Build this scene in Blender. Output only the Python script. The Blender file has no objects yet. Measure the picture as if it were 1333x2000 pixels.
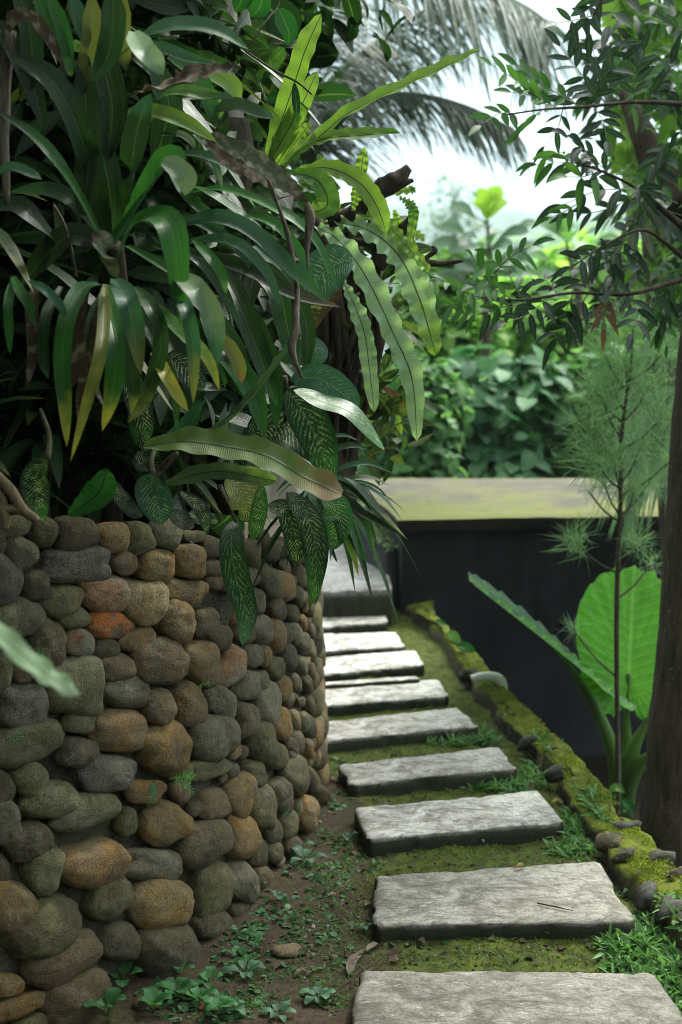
import bpy, math, random
import numpy as np
from mathutils import Vector, noise as mnoise
R_ = random.Random(7)
scn = bpy.context.scene
COL = scn.collection
# ------------------------------------------------------------------ camera
F = 2600.0; CH = 1.6; PITCH = math.atan(400 / F)
CP, SP = math.cos(PITCH), math.sin(PITCH)
cam_d = bpy.data.cameras.new('camera')
cam_d.sensor_fit = 'VERTICAL'; cam_d.sensor_height = 36.0; cam_d.sensor_width = 24.0
cam_d.lens = F / 2000 * 36
cam_d.clip_start = 0.05; cam_d.clip_end = 3000
cam_d.dof.use_dof = True; cam_d.dof.focus_distance = 3.15; cam_d.dof.aperture_fstop = 46.8 / 14.5
cam_o = bpy.data.objects.new('camera', cam_d)
cam_o.location = (0, 0, CH); cam_o.rotation_euler = (math.pi / 2 - PITCH, 0, 0)
COL.objects.link(cam_o); scn.camera = cam_o
# ------------------------------------------------------------------ world and sun
SUN_EL, SUN_AZ = math.radians(52), math.radians(38)      # azimuth from +Y towards +X
w = bpy.data.worlds.new('World'); scn.world = w; w.use_nodes = True
nt = w.node_tree; nt.nodes.clear()
sky = nt.nodes.new('ShaderNodeTexSky'); sky.sky_type = 'NISHITA'; sky.sun_disc = False
sky.sun_elevation = SUN_EL; sky.sun_rotation = SUN_AZ; sky.dust_density = 1.0; sky.air_density = 1.0
tc = nt.nodes.new('ShaderNodeTexCoord')
cn = nt.nodes.new('ShaderNodeTexNoise'); cn.inputs['Scale'].default_value = 2.2; cn.inputs['Detail'].default_value = 4
nt.links.new(tc.outputs['Generated'], cn.inputs['Vector'])
cr = nt.nodes.new('ShaderNodeValToRGB')
cr.color_ramp.elements[0].position = 0.3; cr.color_ramp.elements[0].color = (8.5, 9.3, 9.7, 1)
cr.color_ramp.elements[1].position = 0.7; cr.color_ramp.elements[1].color = (10.6, 11.3, 11.6, 1)
nt.links.new(cn.outputs['Fac'], cr.inputs['Fac'])
# overcast dome: about three times brighter overhead than along the horizon
sz_ = nt.nodes.new('ShaderNodeSeparateXYZ'); nt.links.new(tc.outputs['Generated'], sz_.inputs[0])
ez_ = nt.nodes.new('ShaderNodeMapRange'); ez_.inputs['From Min'].default_value = .27; ez_.inputs['From Max'].default_value = .85; nt.links.new(sz_.outputs[2], ez_.inputs['Value'])
gr_ = nt.nodes.new('ShaderNodeMix'); gr_.data_type = 'RGBA'; gr_.inputs['A'].default_value = (.19, .255, .28, 1); gr_.inputs['B'].default_value = (1.5, 1.48, 1.42, 1); nt.links.new(ez_.outputs[0], gr_.inputs['Factor'])
ml_ = nt.nodes.new('ShaderNodeMix'); ml_.data_type = 'RGBA'; ml_.blend_type = 'MULTIPLY'; ml_.inputs['Factor'].default_value = 1; nt.links.new(cr.outputs[0], ml_.inputs['A']); nt.links.new(gr_.outputs['Result'], ml_.inputs['B'])
mx = nt.nodes.new('ShaderNodeMix'); mx.data_type = 'RGBA'; mx.inputs['Factor'].default_value = 0.95
nt.links.new(sky.outputs[0], mx.inputs['A']); nt.links.new(ml_.outputs['Result'], mx.inputs['B'])
bg = nt.nodes.new('ShaderNodeBackground'); bg.inputs['Strength'].default_value = 0.1
nt.links.new(mx.outputs['Result'], bg.inputs['Color'])
wo = nt.nodes.new('ShaderNodeOutputWorld'); nt.links.new(bg.outputs[0], wo.inputs['Surface'])
sd = bpy.data.lights.new('sun', 'SUN'); sd.energy = 2.4; sd.angle = math.radians(14); sd.color = (1, 0.97, 0.9)
so = bpy.data.objects.new('sun', sd); COL.objects.link(so)
sdir = Vector((math.sin(SUN_AZ) * math.cos(SUN_EL), math.cos(SUN_AZ) * math.cos(SUN_EL), math.sin(SUN_EL)))
so.rotation_euler = sdir.to_track_quat('Z', 'Y').to_euler(); so.location = (3, 4, 8)
scn.view_settings.view_transform = 'Standard'; scn.view_settings.look = 'None'
scn.view_settings.exposure = 1.7; scn.view_settings.gamma = 1.0
scn.cycles.use_denoising = True; scn.cycles.filter_width = 0.8
scn.cycles.max_bounces = 7; scn.cycles.diffuse_bounces = 3; scn.cycles.transmission_bounces = 4
scn.cycles.volume_bounces = 3; scn.cycles.transparent_max_bounces = 4
HAZE = True; HAZE_D = 0.0006
# ------------------------------------------------------------------ pixel helpers
def ray(px, py):
    x = (px - 666.5) / F; v = (1000 - py) / F
    return np.array([x, CP + v * SP, -SP + v * CP])
def P(px, py, d):
    r = ray(px, py); return np.array([0, 0, CH]) + r * (d / r[1])
def G(px, py, z=0.0):
    r = ray(px, py); return np.array([0, 0, CH]) + r * ((z - CH) / r[2])
def nz(x, y, z=0.0, s=1.0, o=3):
    return mnoise.fractal(Vector((x * s, y * s, z * s)), 1.0, 2.0, o)
def unit(v):
    v = np.asarray(v, float); return v / max(1e-9, np.linalg.norm(v))
def catmull(pts, n):
    p = np.asarray(pts, float)
    if len(p) == 2: p = np.vstack([p[0], (p[0] + p[1]) / 2, p[1]])
    q = np.vstack([2 * p[0] - p[1], p, 2 * p[-1] - p[-2]])
    seg = len(p) - 1; out = []
    for i in range(n):
        s = i / (n - 1) * seg; k = min(int(s), seg - 1); t = s - k
        a, b, c, d = q[k], q[k + 1], q[k + 2], q[k + 3]
        out.append(0.5 * ((2 * b) + (c - a) * t + (2 * a - 5 * b + 4 * c - d) * t * t + (3 * b - a - 3 * c + d) * t ** 3))
    return np.array(out)
# ------------------------------------------------------------------ mesh accumulator
class MB:
    def __init__(s):
        s.v = []; s.luv = []; s.ca = []; s.cb = []; s.q = []; s.t = []; s.n = 0
    def add(s, v, quads=(), tris=(), luv=None, ca=(.5, .5, .5), cb=None):
        v = np.asarray(v, float).reshape(-1, 3); m = len(v)
        s.v.append(v)
        s.luv.append(np.zeros((m, 3)) if luv is None else np.asarray(luv, float).reshape(-1, 3))
        ca = np.asarray(ca, float); cb = ca if cb is None else np.asarray(cb, float)
        s.ca.append(np.broadcast_to(ca, (m, 3))); s.cb.append(np.broadcast_to(cb, (m, 3)))
        if len(quads): s.q.append(np.asarray(quads, int).reshape(-1, 4) + s.n)
        if len(tris): s.t.append(np.asarray(tris, int).reshape(-1, 3) + s.n)
        s.n += m
    def build(s, name, mat, parent=None, smooth=True, origin=None):
        v = np.vstack(s.v)
        off = np.array(parent.location if parent is not None and parent.type == 'EMPTY' else (0, 0, 0), float)
        if parent is not None and parent.type != 'EMPTY':
            off = np.array(parent['_off'])
        if origin is not None: off = np.array(origin, float)
        me = bpy.data.meshes.new(name)
        q = np.vstack(s.q) if s.q else np.zeros((0, 4), int); t = np.vstack(s.t) if s.t else np.zeros((0, 3), int)
        me.vertices.add(len(v)); me.vertices.foreach_set('co', (v - off).astype(np.float32).ravel())
        li = np.concatenate([q.ravel(), t.ravel()]).astype(np.int32)
        me.loops.add(len(li)); me.loops.foreach_set('vertex_index', li)
        ls = np.concatenate([np.arange(len(q)) * 4, len(q) * 4 + np.arange(len(t)) * 3]).astype(np.int32)
        me.polygons.add(len(ls)); me.polygons.foreach_set('loop_start', ls)
        me.polygons.foreach_set('use_smooth', np.full(len(ls), smooth))
        me.update(calc_edges=True); me.validate()
        for nm, arr in (('ca', s.ca), ('cb', s.cb)):
            a = me.attributes.new(nm, 'FLOAT_COLOR', 'POINT')
            c = np.ones((len(v), 4), np.float32); c[:, :3] = np.vstack(arr); a.data.foreach_set('color', c.ravel())
        a = me.attributes.new('luv', 'FLOAT_VECTOR', 'POINT'); a.data.foreach_set('vector', np.vstack(s.luv).astype(np.float32).ravel())
        me.materials.append(mat)
        o = bpy.data.objects.new(name, me); COL.objects.link(o)
        if parent is not None:
            o.parent = parent
        else:
            o.location = tuple(off)
        o['_off'] = [float(x) for x in off]
        return o
def tag(o, label=None, cat=None, group=None, kind=None):
    if label: o['label'] = label
    if cat: o['category'] = cat
    if group: o['group'] = group
    if kind: o['kind'] = kind
    return o
def thing(name, loc, label, cat, group=None, kind=None):
    o = bpy.data.objects.new(name, None); o.empty_display_size = 0.1
    o.location = tuple(float(x) for x in loc); COL.objects.link(o)
    o['_off'] = [float(x) for x in loc]
    return tag(o, label, cat, group, kind)
# ------------------------------------------------------------------ materials
def mat(name):
    m = bpy.data.materials.new(name); m.use_nodes = True; m.node_tree.nodes.clear(); return m, m.node_tree
def nd(nt, typ, _in=None, **kw):
    n = nt.nodes.new(typ)
    for k, v in kw.items(): setattr(n, k, v)
    for k, v in (_in or {}).items():
        if isinstance(v, bpy.types.NodeSocket): nt.links.new(v, n.inputs[k])
        else: n.inputs[k].default_value = v
    return n
def rgba(c): return (c[0], c[1], c[2], 1)
def mixc(nt, f, a, b, blend='MIX'):
    n = nt.nodes.new('ShaderNodeMix'); n.data_type = 'RGBA'; n.blend_type = blend
    for k, v in (('Factor', f), ('A', a), ('B', b)):
        if isinstance(v, bpy.types.NodeSocket): nt.links.new(v, n.inputs[k])
        else: n.inputs[k].default_value = v if k == 'Factor' else rgba(v)
    return n.outputs['Result']
def noise(nt, vec, scale, detail=4, rough=.55, dist=0):
    return nd(nt, 'ShaderNodeTexNoise', {'Vector': vec, 'Scale': scale, 'Detail': detail, 'Roughness': rough, 'Distortion': dist}).outputs['Fac']
def rng(nt, v, a, b, c=0, d=1):
    return nd(nt, 'ShaderNodeMapRange', {'Value': v, 'From Min': a, 'From Max': b, 'To Min': c, 'To Max': d}).outputs['Result']
def mth(nt, op, a, b=0.0, c=None):
    n = nt.nodes.new('ShaderNodeMath'); n.operation = op
    for i, v in enumerate((a, b) if c is None else (a, b, c)):
        if isinstance(v, bpy.types.NodeSocket): nt.links.new(v, n.inputs[i])
        else: n.inputs[i].default_value = v
    return n.outputs[0]
def attr(nt, name): return nd(nt, 'ShaderNodeAttribute', attribute_name=name)
def finish(nt, col, rough, bump=None, bstr=.3, bdist=.01, transl=0.0, spec=.5, tcol=None):
    b = nd(nt, 'ShaderNodeBsdfPrincipled', {'Base Color': col, 'Roughness': rough, 'Specular IOR Level': spec})
    if bump is not None:
        bn = nd(nt, 'ShaderNodeBump', {'Height': bump, 'Strength': bstr, 'Distance': bdist})
        nt.links.new(bn.outputs[0], b.inputs['Normal'])
    out = nt.nodes.new('ShaderNodeOutputMaterial'); sh = b.outputs[0]
    if transl:
        tr = nd(nt, 'ShaderNodeBsdfTranslucent', {'Color': tcol if tcol is not None else col})
        mxs = nd(nt, 'ShaderNodeMixShader', {'Fac': transl}); nt.links.new(sh, mxs.inputs[1]); nt.links.new(tr.outputs[0], mxs.inputs[2]); sh = mxs.outputs[0]
    nt.links.new(sh, out.inputs['Surface'])

def leaf_mat(name, mode='strap', rough=.35, transl=.25, spec=.5):
    m, nt = mat(name)
    a = attr(nt, 'luv'); sep = nd(nt, 'ShaderNodeSeparateXYZ', {'Vector': a.outputs['Vector']})
    t, v, L = sep.outputs
    ca = attr(nt, 'ca').outputs['Color']; cb = attr(nt, 'cb').outputs['Color']
    oc = nd(nt, 'ShaderNodeTexCoord').outputs['Object']
    blot = noise(nt, oc, 22, 3)
    tip = rng(nt, mth(nt, 'ADD', t, mth(nt, 'MULTIPLY', mth(nt, 'SUBTRACT', blot, .5), .7)), .7, .92)
    col = mixc(nt, tip, ca, cb)
    col = mixc(nt, rng(nt, noise(nt, oc, 9, 2), .35, .7, 0, .5), col, (.55, .6, .5), 'MULTIPLY')
    av = mth(nt, 'ABSOLUTE', v)
    bump = None
    tcomb = nd(nt, 'ShaderNodeCombineXYZ', {'X': mth(nt, 'MULTIPLY', v, 9.0), 'Y': mth(nt, 'MULTIPLY', t, .6), 'Z': L}).outputs[0]
    st = noise(nt, tcomb, 3.0, 2)
    if mode == 'strap':
        col = mixc(nt, rng(nt, st, .45, .7, 0, .35), col, (.35, .5, .3), 'SCREEN') if False else mixc(nt, rng(nt, st, .4, .65, 0, .3), col, mixc(nt, .4, col, (.2, .3, .1)))
        mid = rng(nt, av, .0, .07, .55, 0)
        col = mixc(nt, mid, col, mixc(nt, .35, col, (.3, .4, .15)))
        bump = mth(nt, 'ADD', st, rng(nt, av, 0, .1, -.6, 0)); bs = .35
    elif mode == 'fern':      # bird's nest fern: dark midrib, faint side veins
        w = nd(nt, 'ShaderNodeTexWave', {'Vector': nd(nt, 'ShaderNodeCombineXYZ', {'X': mth(nt, 'SUBTRACT', mth(nt, 'MULTIPLY', t, 34.0), mth(nt, 'MULTIPLY', av, .8)), 'Y': 0.0, 'Z': 0.0}).outputs[0], 'Scale': 1.0, 'Distortion': .6}).outputs['Fac']
        col = mixc(nt, rng(nt, w, .3, .8, 0, .22), col, (.5, .6, .4), 'MULTIPLY')
        col = mixc(nt, rng(nt, av, .03, .075, .92, 0), col, (.018, .022, .012))
        sp = rng(nt, noise(nt, oc, 40, 3), .66, .74, 0, .5)
        col = mixc(nt, sp, col, (.12, .08, .03))
        bump = mth(nt, 'ADD', w, rng(nt, av, 0, .1, 2, 0)); bs = .25
    elif mode == 'vari':      # dumb cane: pale feathering between the side veins
        tt = mth(nt, 'SUBTRACT', mth(nt, 'ADD', L, mth(nt, 'MULTIPLY', t, mth(nt, 'ADD', 13.0, mth(nt, 'MULTIPLY', mth(nt, 'FRACT', L), 8.0)))), mth(nt, 'MULTIPLY', av, 3.2))
        w = mth(nt, 'FRACT', mth(nt, 'ADD', tt, mth(nt, 'MULTIPLY', blot, 2.2)))
        band = rng(nt, mth(nt, 'ABSOLUTE', mth(nt, 'SUBTRACT', w, .5)), .05, .26, 1, 0)
        nn = noise(nt, oc, 70, 4, .7)
        edge = rng(nt, av, .55, .9, 1, 0)
        f = mth(nt, 'MULTIPLY', mth(nt, 'MULTIPLY', band, rng(nt, nn, .42, .6)), edge)
        fleck = mth(nt, 'MULTIPLY', rng(nt, noise(nt, oc, 160, 2), .6, .68), mth(nt, 'MULTIPLY', edge, .6))
        f = mth(nt, 'MULTIPLY', mth(nt, 'MAXIMUM', f, fleck), mth(nt, 'ADD', .25, mth(nt, 'FRACT', mth(nt, 'MULTIPLY', L, 3.7))))
        col = mixc(nt, f, col, (.33, .42, .17))
        col = mixc(nt, rng(nt, av, .0, .05, .6, 0), col, (.12, .2, .07))
        bump = mth(nt, 'ADD', w, rng(nt, av, 0, .08, -1, 0)); bs = .2
    elif mode == 'plain':
        col = mixc(nt, rng(nt, av, .0, .09, .35, 0), col, (.25, .35, .12))
        bump = st; bs = .15
    elif mode == 'dead':
        col = mixc(nt, rng(nt, st, .3, .7, 0, .8), col, (.05, .035, .025))
        col = mixc(nt, rng(nt, noise(nt, oc, 45, 4), .5, .65, 0, .7), col, (.3, .27, .22))
        bump = st; bs = .8
    elif mode == 'ear':
        lv = mth(nt, 'SUBTRACT', mth(nt, 'MULTIPLY', v, 11.0), mth(nt, 'MULTIPLY', mth(nt, 'ABSOLUTE', t), 4.5))
        w = mth(nt, 'ABSOLUTE', mth(nt, 'SUBTRACT', mth(nt, 'FRACT', lv), .5))
        vein = rng(nt, w, .0, .07, .6, 0)
        vein = mth(nt, 'MAXIMUM', vein, rng(nt, mth(nt, 'ABSOLUTE', t), .0, .025, .8, 0))
        col = mixc(nt, vein, col, mixc(nt, .6, col, (.3, .55, .12)))
        col = mixc(nt, rng(nt, noise(nt, oc, 12, 5, .7), .4, .65, 0, .5), col, mixc(nt, 1, col, (.5, .62, .6), 'MULTIPLY'))
        col = mixc(nt, rng(nt, noise(nt, oc, 60, 4, .7), .66, .72, 0, .7), col, (.12, .09, .03))
        bump = rng(nt, w, 0, .5, 0, 1); bs = .45
    rv = rng(nt, blot, .3, .7, rough - .04, rough + .2)
    tcol = mixc(nt, .5, col, mixc(nt, 1.0, col, (2.2, 2.4, 1.0), 'MULTIPLY'))
    finish(nt, col, rv, bump, bs, .004, transl, spec, tcol)
    return m
M = {}
M['strap'] = leaf_mat('strap_leaf', 'strap', .3, .26, .32)
M['fern'] = leaf_mat('nest_fern_leaf', 'fern', .5, .45, .35)
M['vari'] = leaf_mat('variegated_leaf', 'vari', .38, .22, .32)
M['plain'] = leaf_mat('plain_leaf', 'plain', .42, .35, .3)
M['bright'] = leaf_mat('backlit_leaf', 'plain', .5, .55, .2)
M['shrub'] = leaf_mat('shrub_leaf', 'plain', .5, .4, .25)
M['dead'] = leaf_mat('dead_leaf', 'dead', .8, .08, .2)
M['ear'] = leaf_mat('elephant_ear_leaf', 'ear', .4, .55, .4)

def stone_mat():
    m, nt = mat('river_stone'); oc = nd(nt, 'ShaderNodeTexCoord').outputs['Object']
    ca = attr(nt, 'ca').outputs['Color']; cb = attr(nt, 'cb').outputs['Color']
    geo = nd(nt, 'ShaderNodeNewGeometry')
    n1 = noise(nt, oc, 11, 5, .6, .4); n2 = noise(nt, oc, 55, 6, .7); n3 = noise(nt, oc, 260, 3, .7); n4 = noise(nt, oc, 5, 3, .5)
    col = mixc(nt, rng(nt, n1, .44, .6), ca, cb)
    col = mixc(nt, rng(nt, n2, .35, .62, .75, 0), col, mixc(nt, 1, col, (.45, .43, .42), 'MULTIPLY'))
    n6 = noise(nt, oc, 130, 8, .8)
    col = mixc(nt, rng(nt, n3, .56, .62, 0, .35), col, mixc(nt, 1, col, (1.9, 1.85, 1.75), 'MULTIPLY'))
    col = mixc(nt, mth(nt, 'MULTIPLY', rng(nt, n6, .47, .38, 0, .85), rng(nt, noise(nt, oc, 13, 3), .42, .6, .15, 1)), col, mixc(nt, 1, col, (.3, .28, .25), 'MULTIPLY'))
    col = mixc(nt, rng(nt, noise(nt, oc, 24, 7, .8, 1.2), .44, .36, 0, .7), col, mixc(nt, 1, col, (.4, .37, .33), 'MULTIPLY'))
    col = mixc(nt, rng(nt, noise(nt, oc, 30, 6, .75, .6), .55, .63, 0, .5), col, (.2, .185, .15))
    lich = mth(nt, 'MULTIPLY', rng(nt, noise(nt, oc, 34, 5, .75), .58, .64), rng(nt, n4, .5, .62, 0, .55))
    col = mixc(nt, lich, col, (.27, .28, .22))
    nzv = nd(nt, 'ShaderNodeSeparateXYZ', {'Vector': geo.outputs['Normal']}).outputs[2]
    moss = mth(nt, 'MULTIPLY', rng(nt, noise(nt, oc, 18, 6, .7), .5, .66), rng(nt, mth(nt, 'ADD', nzv, mth(nt, 'MULTIPLY', n4, 1.4)), .75, 1.5, 0, .75))
    col = mixc(nt, moss, col, (.075, .085, .02))
    h = mth(nt, 'ADD', mth(nt, 'ADD', mth(nt, 'MULTIPLY', n2, 1.0), n6), mth(nt, 'MULTIPLY', n3, .35))
    finish(nt, col, rng(nt, n2, .3, .7, .62, .85), h, .9, .012, spec=.25)
    return m
M['stone'] = stone_mat()
def mortar_mat():
    m, nt = mat('dirty_mortar'); oc = nd(nt, 'ShaderNodeTexCoord').outputs['Object']
    n1 = noise(nt, oc, 8, 5); n2 = noise(nt, oc, 90, 6, .75)
    col = mixc(nt, rng(nt, n1, .35, .65), (.09, .075, .052), (.15, .135, .1))
    col = mixc(nt, rng(nt, n2, .35, .65, .7, 0), col, (.02, .017, .012))
    col = mixc(nt, rng(nt, noise(nt, oc, 14, 5), .56, .66, 0, .7), col, (.045, .06, .015))
    finish(nt, col, .95, n2, .9, .012, spec=.15); return m
M['mortar'] = mortar_mat()
def slab_mat():
    m, nt = mat('weathered_stone_slab'); oc = nd(nt, 'ShaderNodeTexCoord').outputs['Object']
    geo = nd(nt, 'ShaderNodeNewGeometry'); nzv = nd(nt, 'ShaderNodeSeparateXYZ', {'Vector': geo.outputs['Normal']}).outputs[2]
    ca = attr(nt, 'ca').outputs['Color']; wet = nd(nt, 'ShaderNodeSeparateXYZ', {'Vector': attr(nt, 'luv').outputs['Vector']})
    mp = nd(nt, 'ShaderNodeMapping', {'Vector': oc, 'Scale': (1, 1.3, 1), 'Rotation': (0, 0, .9)}).outputs[0]
    n1 = noise(nt, mp, 6, 6, .65, 1.4); n2 = noise(nt, oc, 30, 8, .75, .5); n3 = noise(nt, oc, 200, 4, .7)
    sc = noise(nt, nd(nt, 'ShaderNodeMapping', {'Vector': oc, 'Scale': (1, 2.2, 1), 'Rotation': (0, 0, .7)}).outputs[0], 8, 7, .75, 3.0)
    st = mth(nt, 'ADD', mth(nt, 'MULTIPLY', n1, .62), mth(nt, 'MULTIPLY', n2, .38))
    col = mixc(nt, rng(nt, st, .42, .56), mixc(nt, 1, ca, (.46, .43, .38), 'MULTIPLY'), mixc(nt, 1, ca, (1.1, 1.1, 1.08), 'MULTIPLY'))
    col = mixc(nt, rng(nt, sc, .52, .58, 0, .55), col, (.08, .073, .06))
    col = mixc(nt, rng(nt, sc, .42, .36, 0, .55), col, (.6, .59, .57))
    col = mixc(nt, rng(nt, n3, .38, .62, .45, 0), col, mixc(nt, 1, col, (.4, .39, .37), 'MULTIPLY'))
    col = mixc(nt, rng(nt, noise(nt, oc, 4, 4, .6), .56, .7, 0, .4), col, (.1, .1, .05))
    n7 = noise(nt, oc, 110, 8, .8)
    col = mixc(nt, rng(nt, n7, .46, .38, 0, .8), col, mixc(nt, 1, col, (.35, .33, .29), 'MULTIPLY'))
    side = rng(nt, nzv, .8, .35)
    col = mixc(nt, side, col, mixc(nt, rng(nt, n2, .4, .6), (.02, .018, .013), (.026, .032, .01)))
    h = mth(nt, 'ADD', mth(nt, 'ADD', n2, sc), mth(nt, 'MULTIPLY', n3, .3))
    finish(nt, col, rng(nt, n1, .3, .7, .55, .85), h, .8, .008, spec=.35); return m
M['slab'] = slab_mat()
def ground_mat(name, mossy=True):
    m, nt = mat(name); oc = nd(nt, 'ShaderNodeTexCoord').outputs['Object']
    ms = nd(nt, 'ShaderNodeSeparateXYZ', {'Vector': attr(nt, 'luv').outputs['Vector']}).outputs[0]
    n1 = noise(nt, oc, 7, 6, .65, .6); n2 = noise(nt, oc, 60, 7, .75); n3 = noise(nt, oc, 330, 3, .7); n5 = noise(nt, oc, 22, 6, .7, 1)
    soil = mixc(nt, rng(nt, n2, .35, .65), (.035, .024, .015), (.1, .072, .046))
    soil = mixc(nt, rng(nt, n3, .58, .7, 0, .6), soil, (.17, .13, .09))
    green = mixc(nt, rng(nt, n5, .42, .58), (.045, .06, .012), (.12, .16, .022))
    green = mixc(nt, rng(nt, n3, .4, .65, .6, 0), green, (.03, .036, .01))
    f = rng(nt, mth(nt, 'ADD', mth(nt, 'ADD', ms, mth(nt, 'MULTIPLY', n1, .9)), mth(nt, 'MULTIPLY', n2, .6)), 1.13, 1.32)
    col = mixc(nt, f, soil, green)
    h = mth(nt, 'ADD', mth(nt, 'MULTIPLY', n2, 1.2), mth(nt, 'MULTIPLY', n3, .6))
    finish(nt, col, .92, h, .9, .01, spec=.2); return m
M['ground'] = ground_mat('mossy_soil')
def kerb_mat():
    m, nt = mat('mossy_kerb'); oc = nd(nt, 'ShaderNodeTexCoord').outputs['Object']
    geo = nd(nt, 'ShaderNodeNewGeometry'); nzv = nd(nt, 'ShaderNodeSeparateXYZ', {'Vector': geo.outputs['Normal']}).outputs[2]
    n1 = noise(nt, oc, 6, 6, .65, .6); n2 = noise(nt, oc, 60, 7, .75); n3 = noise(nt, oc, 300, 3, .7); n5 = noise(nt, oc, 20, 6, .7, .6)
    con = mixc(nt, rng(nt, n2, .35, .65), (.035, .03, .022), (.13, .115, .09))
    green = mixc(nt, rng(nt, n5, .35, .62), (.06, .075, .012), (.2, .25, .026))
    green = mixc(nt, rng(nt, n2, .35, .6, .6, 0), green, (.06, .068, .014))
    green = mixc(nt, rng(nt, n3, .55, .7, 0, .5), green, (.26, .29, .05))
    f = mth(nt, 'MULTIPLY', rng(nt, mth(nt, 'ADD', n1, mth(nt, 'MULTIPLY', n2, .4)), .5, .62), rng(nt, nzv, .25, .7))
    col = mixc(nt, f, con, green)
    finish(nt, col, .95, mth(nt, 'ADD', n2, mth(nt, 'MULTIPLY', n3, .7)), 1.0, .012, spec=.15); return m
M['kerb'] = kerb_mat()
def conc_mat(name, c1, c2, moss=0.0, rough=.85, mosscol=(.2, .21, .03)):
    m, nt = mat(name); oc = nd(nt, 'ShaderNodeTexCoord').outputs['Object']
    n1 = noise(nt, oc, 1.6, 6, .65, .8); n2 = noise(nt, oc, 26, 7, .7)
    stv = nd(nt, 'ShaderNodeMapping', {'Vector': oc, 'Scale': (1, 1, .12)}).outputs[0]
    s = noise(nt, stv, 9, 5, .7)
    col = mixc(nt, rng(nt, mth(nt, 'ADD', mth(nt, 'MULTIPLY', n1, .6), mth(nt, 'MULTIPLY', s, .4)), .38, .62), c1, c2)
    col = mixc(nt, rng(nt, n2, .35, .6, .5, 0), col, mixc(nt, 1, col, (.5, .5, .5), 'MULTIPLY'))
    if moss:
        lx = nd(nt, 'ShaderNodeSeparateXYZ', {'Vector': attr(nt, 'luv').outputs['Vector']}).outputs[0]
        col = mixc(nt, rng(nt, mth(nt, 'ADD', mth(nt, 'ADD', n1, mth(nt, 'MULTIPLY', n2, .35)), mth(nt, 'MULTIPLY', lx, .22)), .68, .84, 0, moss), col, mosscol)
    if moss > .5:
        nzv = nd(nt, 'ShaderNodeSeparateXYZ', {'Vector': nd(nt, 'ShaderNodeNewGeometry').outputs['Normal']}).outputs[2]
        col = mixc(nt, rng(nt, nzv, .7, .3), col, mixc(nt, 1, col, (.09, .08, .065), 'MULTIPLY'))
    finish(nt, col, rough, n2, .4, .01, spec=.3); return m
M['roof'] = conc_mat('mossy_roof_concrete', (.065, .06, .042), (.14, .13, .095), .85, mosscol=(.115, .125, .02))
M['darkwall'] = conc_mat('dark_damp_concrete', (.003, .004, .005), (.02, .022, .024), 0)  # near-black concrete with faint vertical streaks
M['step'] = conc_mat('step_concrete', (.15, .15, .15), (.3, .3, .3), .2, mosscol=(.08, .1, .03))
def bark_mat(name, c1, c2, sc=1.0, lich=(.25, .26, .2), la=.5):
    m, nt = mat(name); oc = nd(nt, 'ShaderNodeTexCoord').outputs['Object']
    v = nd(nt, 'ShaderNodeMapping', {'Vector': oc, 'Scale': (3 * sc, 3 * sc, .5 * sc)}).outputs[0]
    n1 = noise(nt, v, 12, 7, .7, .5); n2 = noise(nt, oc, 35 * sc, 5, .7)
    col = mixc(nt, rng(nt, n1, .35, .65), c1, c2)
    col = mixc(nt, rng(nt, n2, .62, .7, 0, la), col, lich)
    finish(nt, col, .88, n1, .8, .01, spec=.2); return m
M['bark'] = bark_mat('grey_brown_bark', (.035, .028, .019), (.1, .08, .055), 1.3, (.34, .35, .3), .8)
M['palebark'] = bark_mat('pale_bark', (.16, .14, .11), (.34, .32, .27), .5)
M['darkbark'] = bark_mat('rotting_wood', (.016, .012, .008), (.06, .045, .03), .8, (.12, .11, .08), .5)
M['deadwood'] = bark_mat('bleached_dead_wood', (.05, .035, .025), (.24, .2, .16), 2.0)
M['root'] = bark_mat('pale_root', (.12, .085, .05), (.24, .18, .11), 1.5)
M['twig'] = bark_mat('green_twig', (.04, .05, .025), (.09, .08, .04), 2, (.1, .1, .06), .3)
m_, nt_ = mat('white_plastic'); finish(nt_, (.62, .63, .62, 1), .35); M['pvc'] = m_
m_, nt_ = mat('red_clay'); oc_ = nd(nt_, 'ShaderNodeTexCoord').outputs['Object']
finish(nt_, mixc(nt_, noise(nt_, oc_, 50, 4), (.3, .07, .03), (.5, .16, .08)), .85, noise(nt_, oc_, 90, 4), .5); M['clay'] = m_
def far_mat(name, c1, c2, sc):
    m, nt = mat(name); oc = nd(nt, 'ShaderNodeTexCoord').outputs['Object']
    n1 = noise(nt, oc, sc, 8, .7); finish(nt, mixc(nt, rng(nt, n1, .38, .62), c1, c2), .95, n1, 1.0, 2.0, spec=.1); return m
M['hill'] = far_mat('forested_hill', (.012, .028, .012), (.06, .105, .035), .09)
M['terrain'] = far_mat('garden_soil', (.02, .016, .01), (.05, .045, .022), 2.5)
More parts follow.
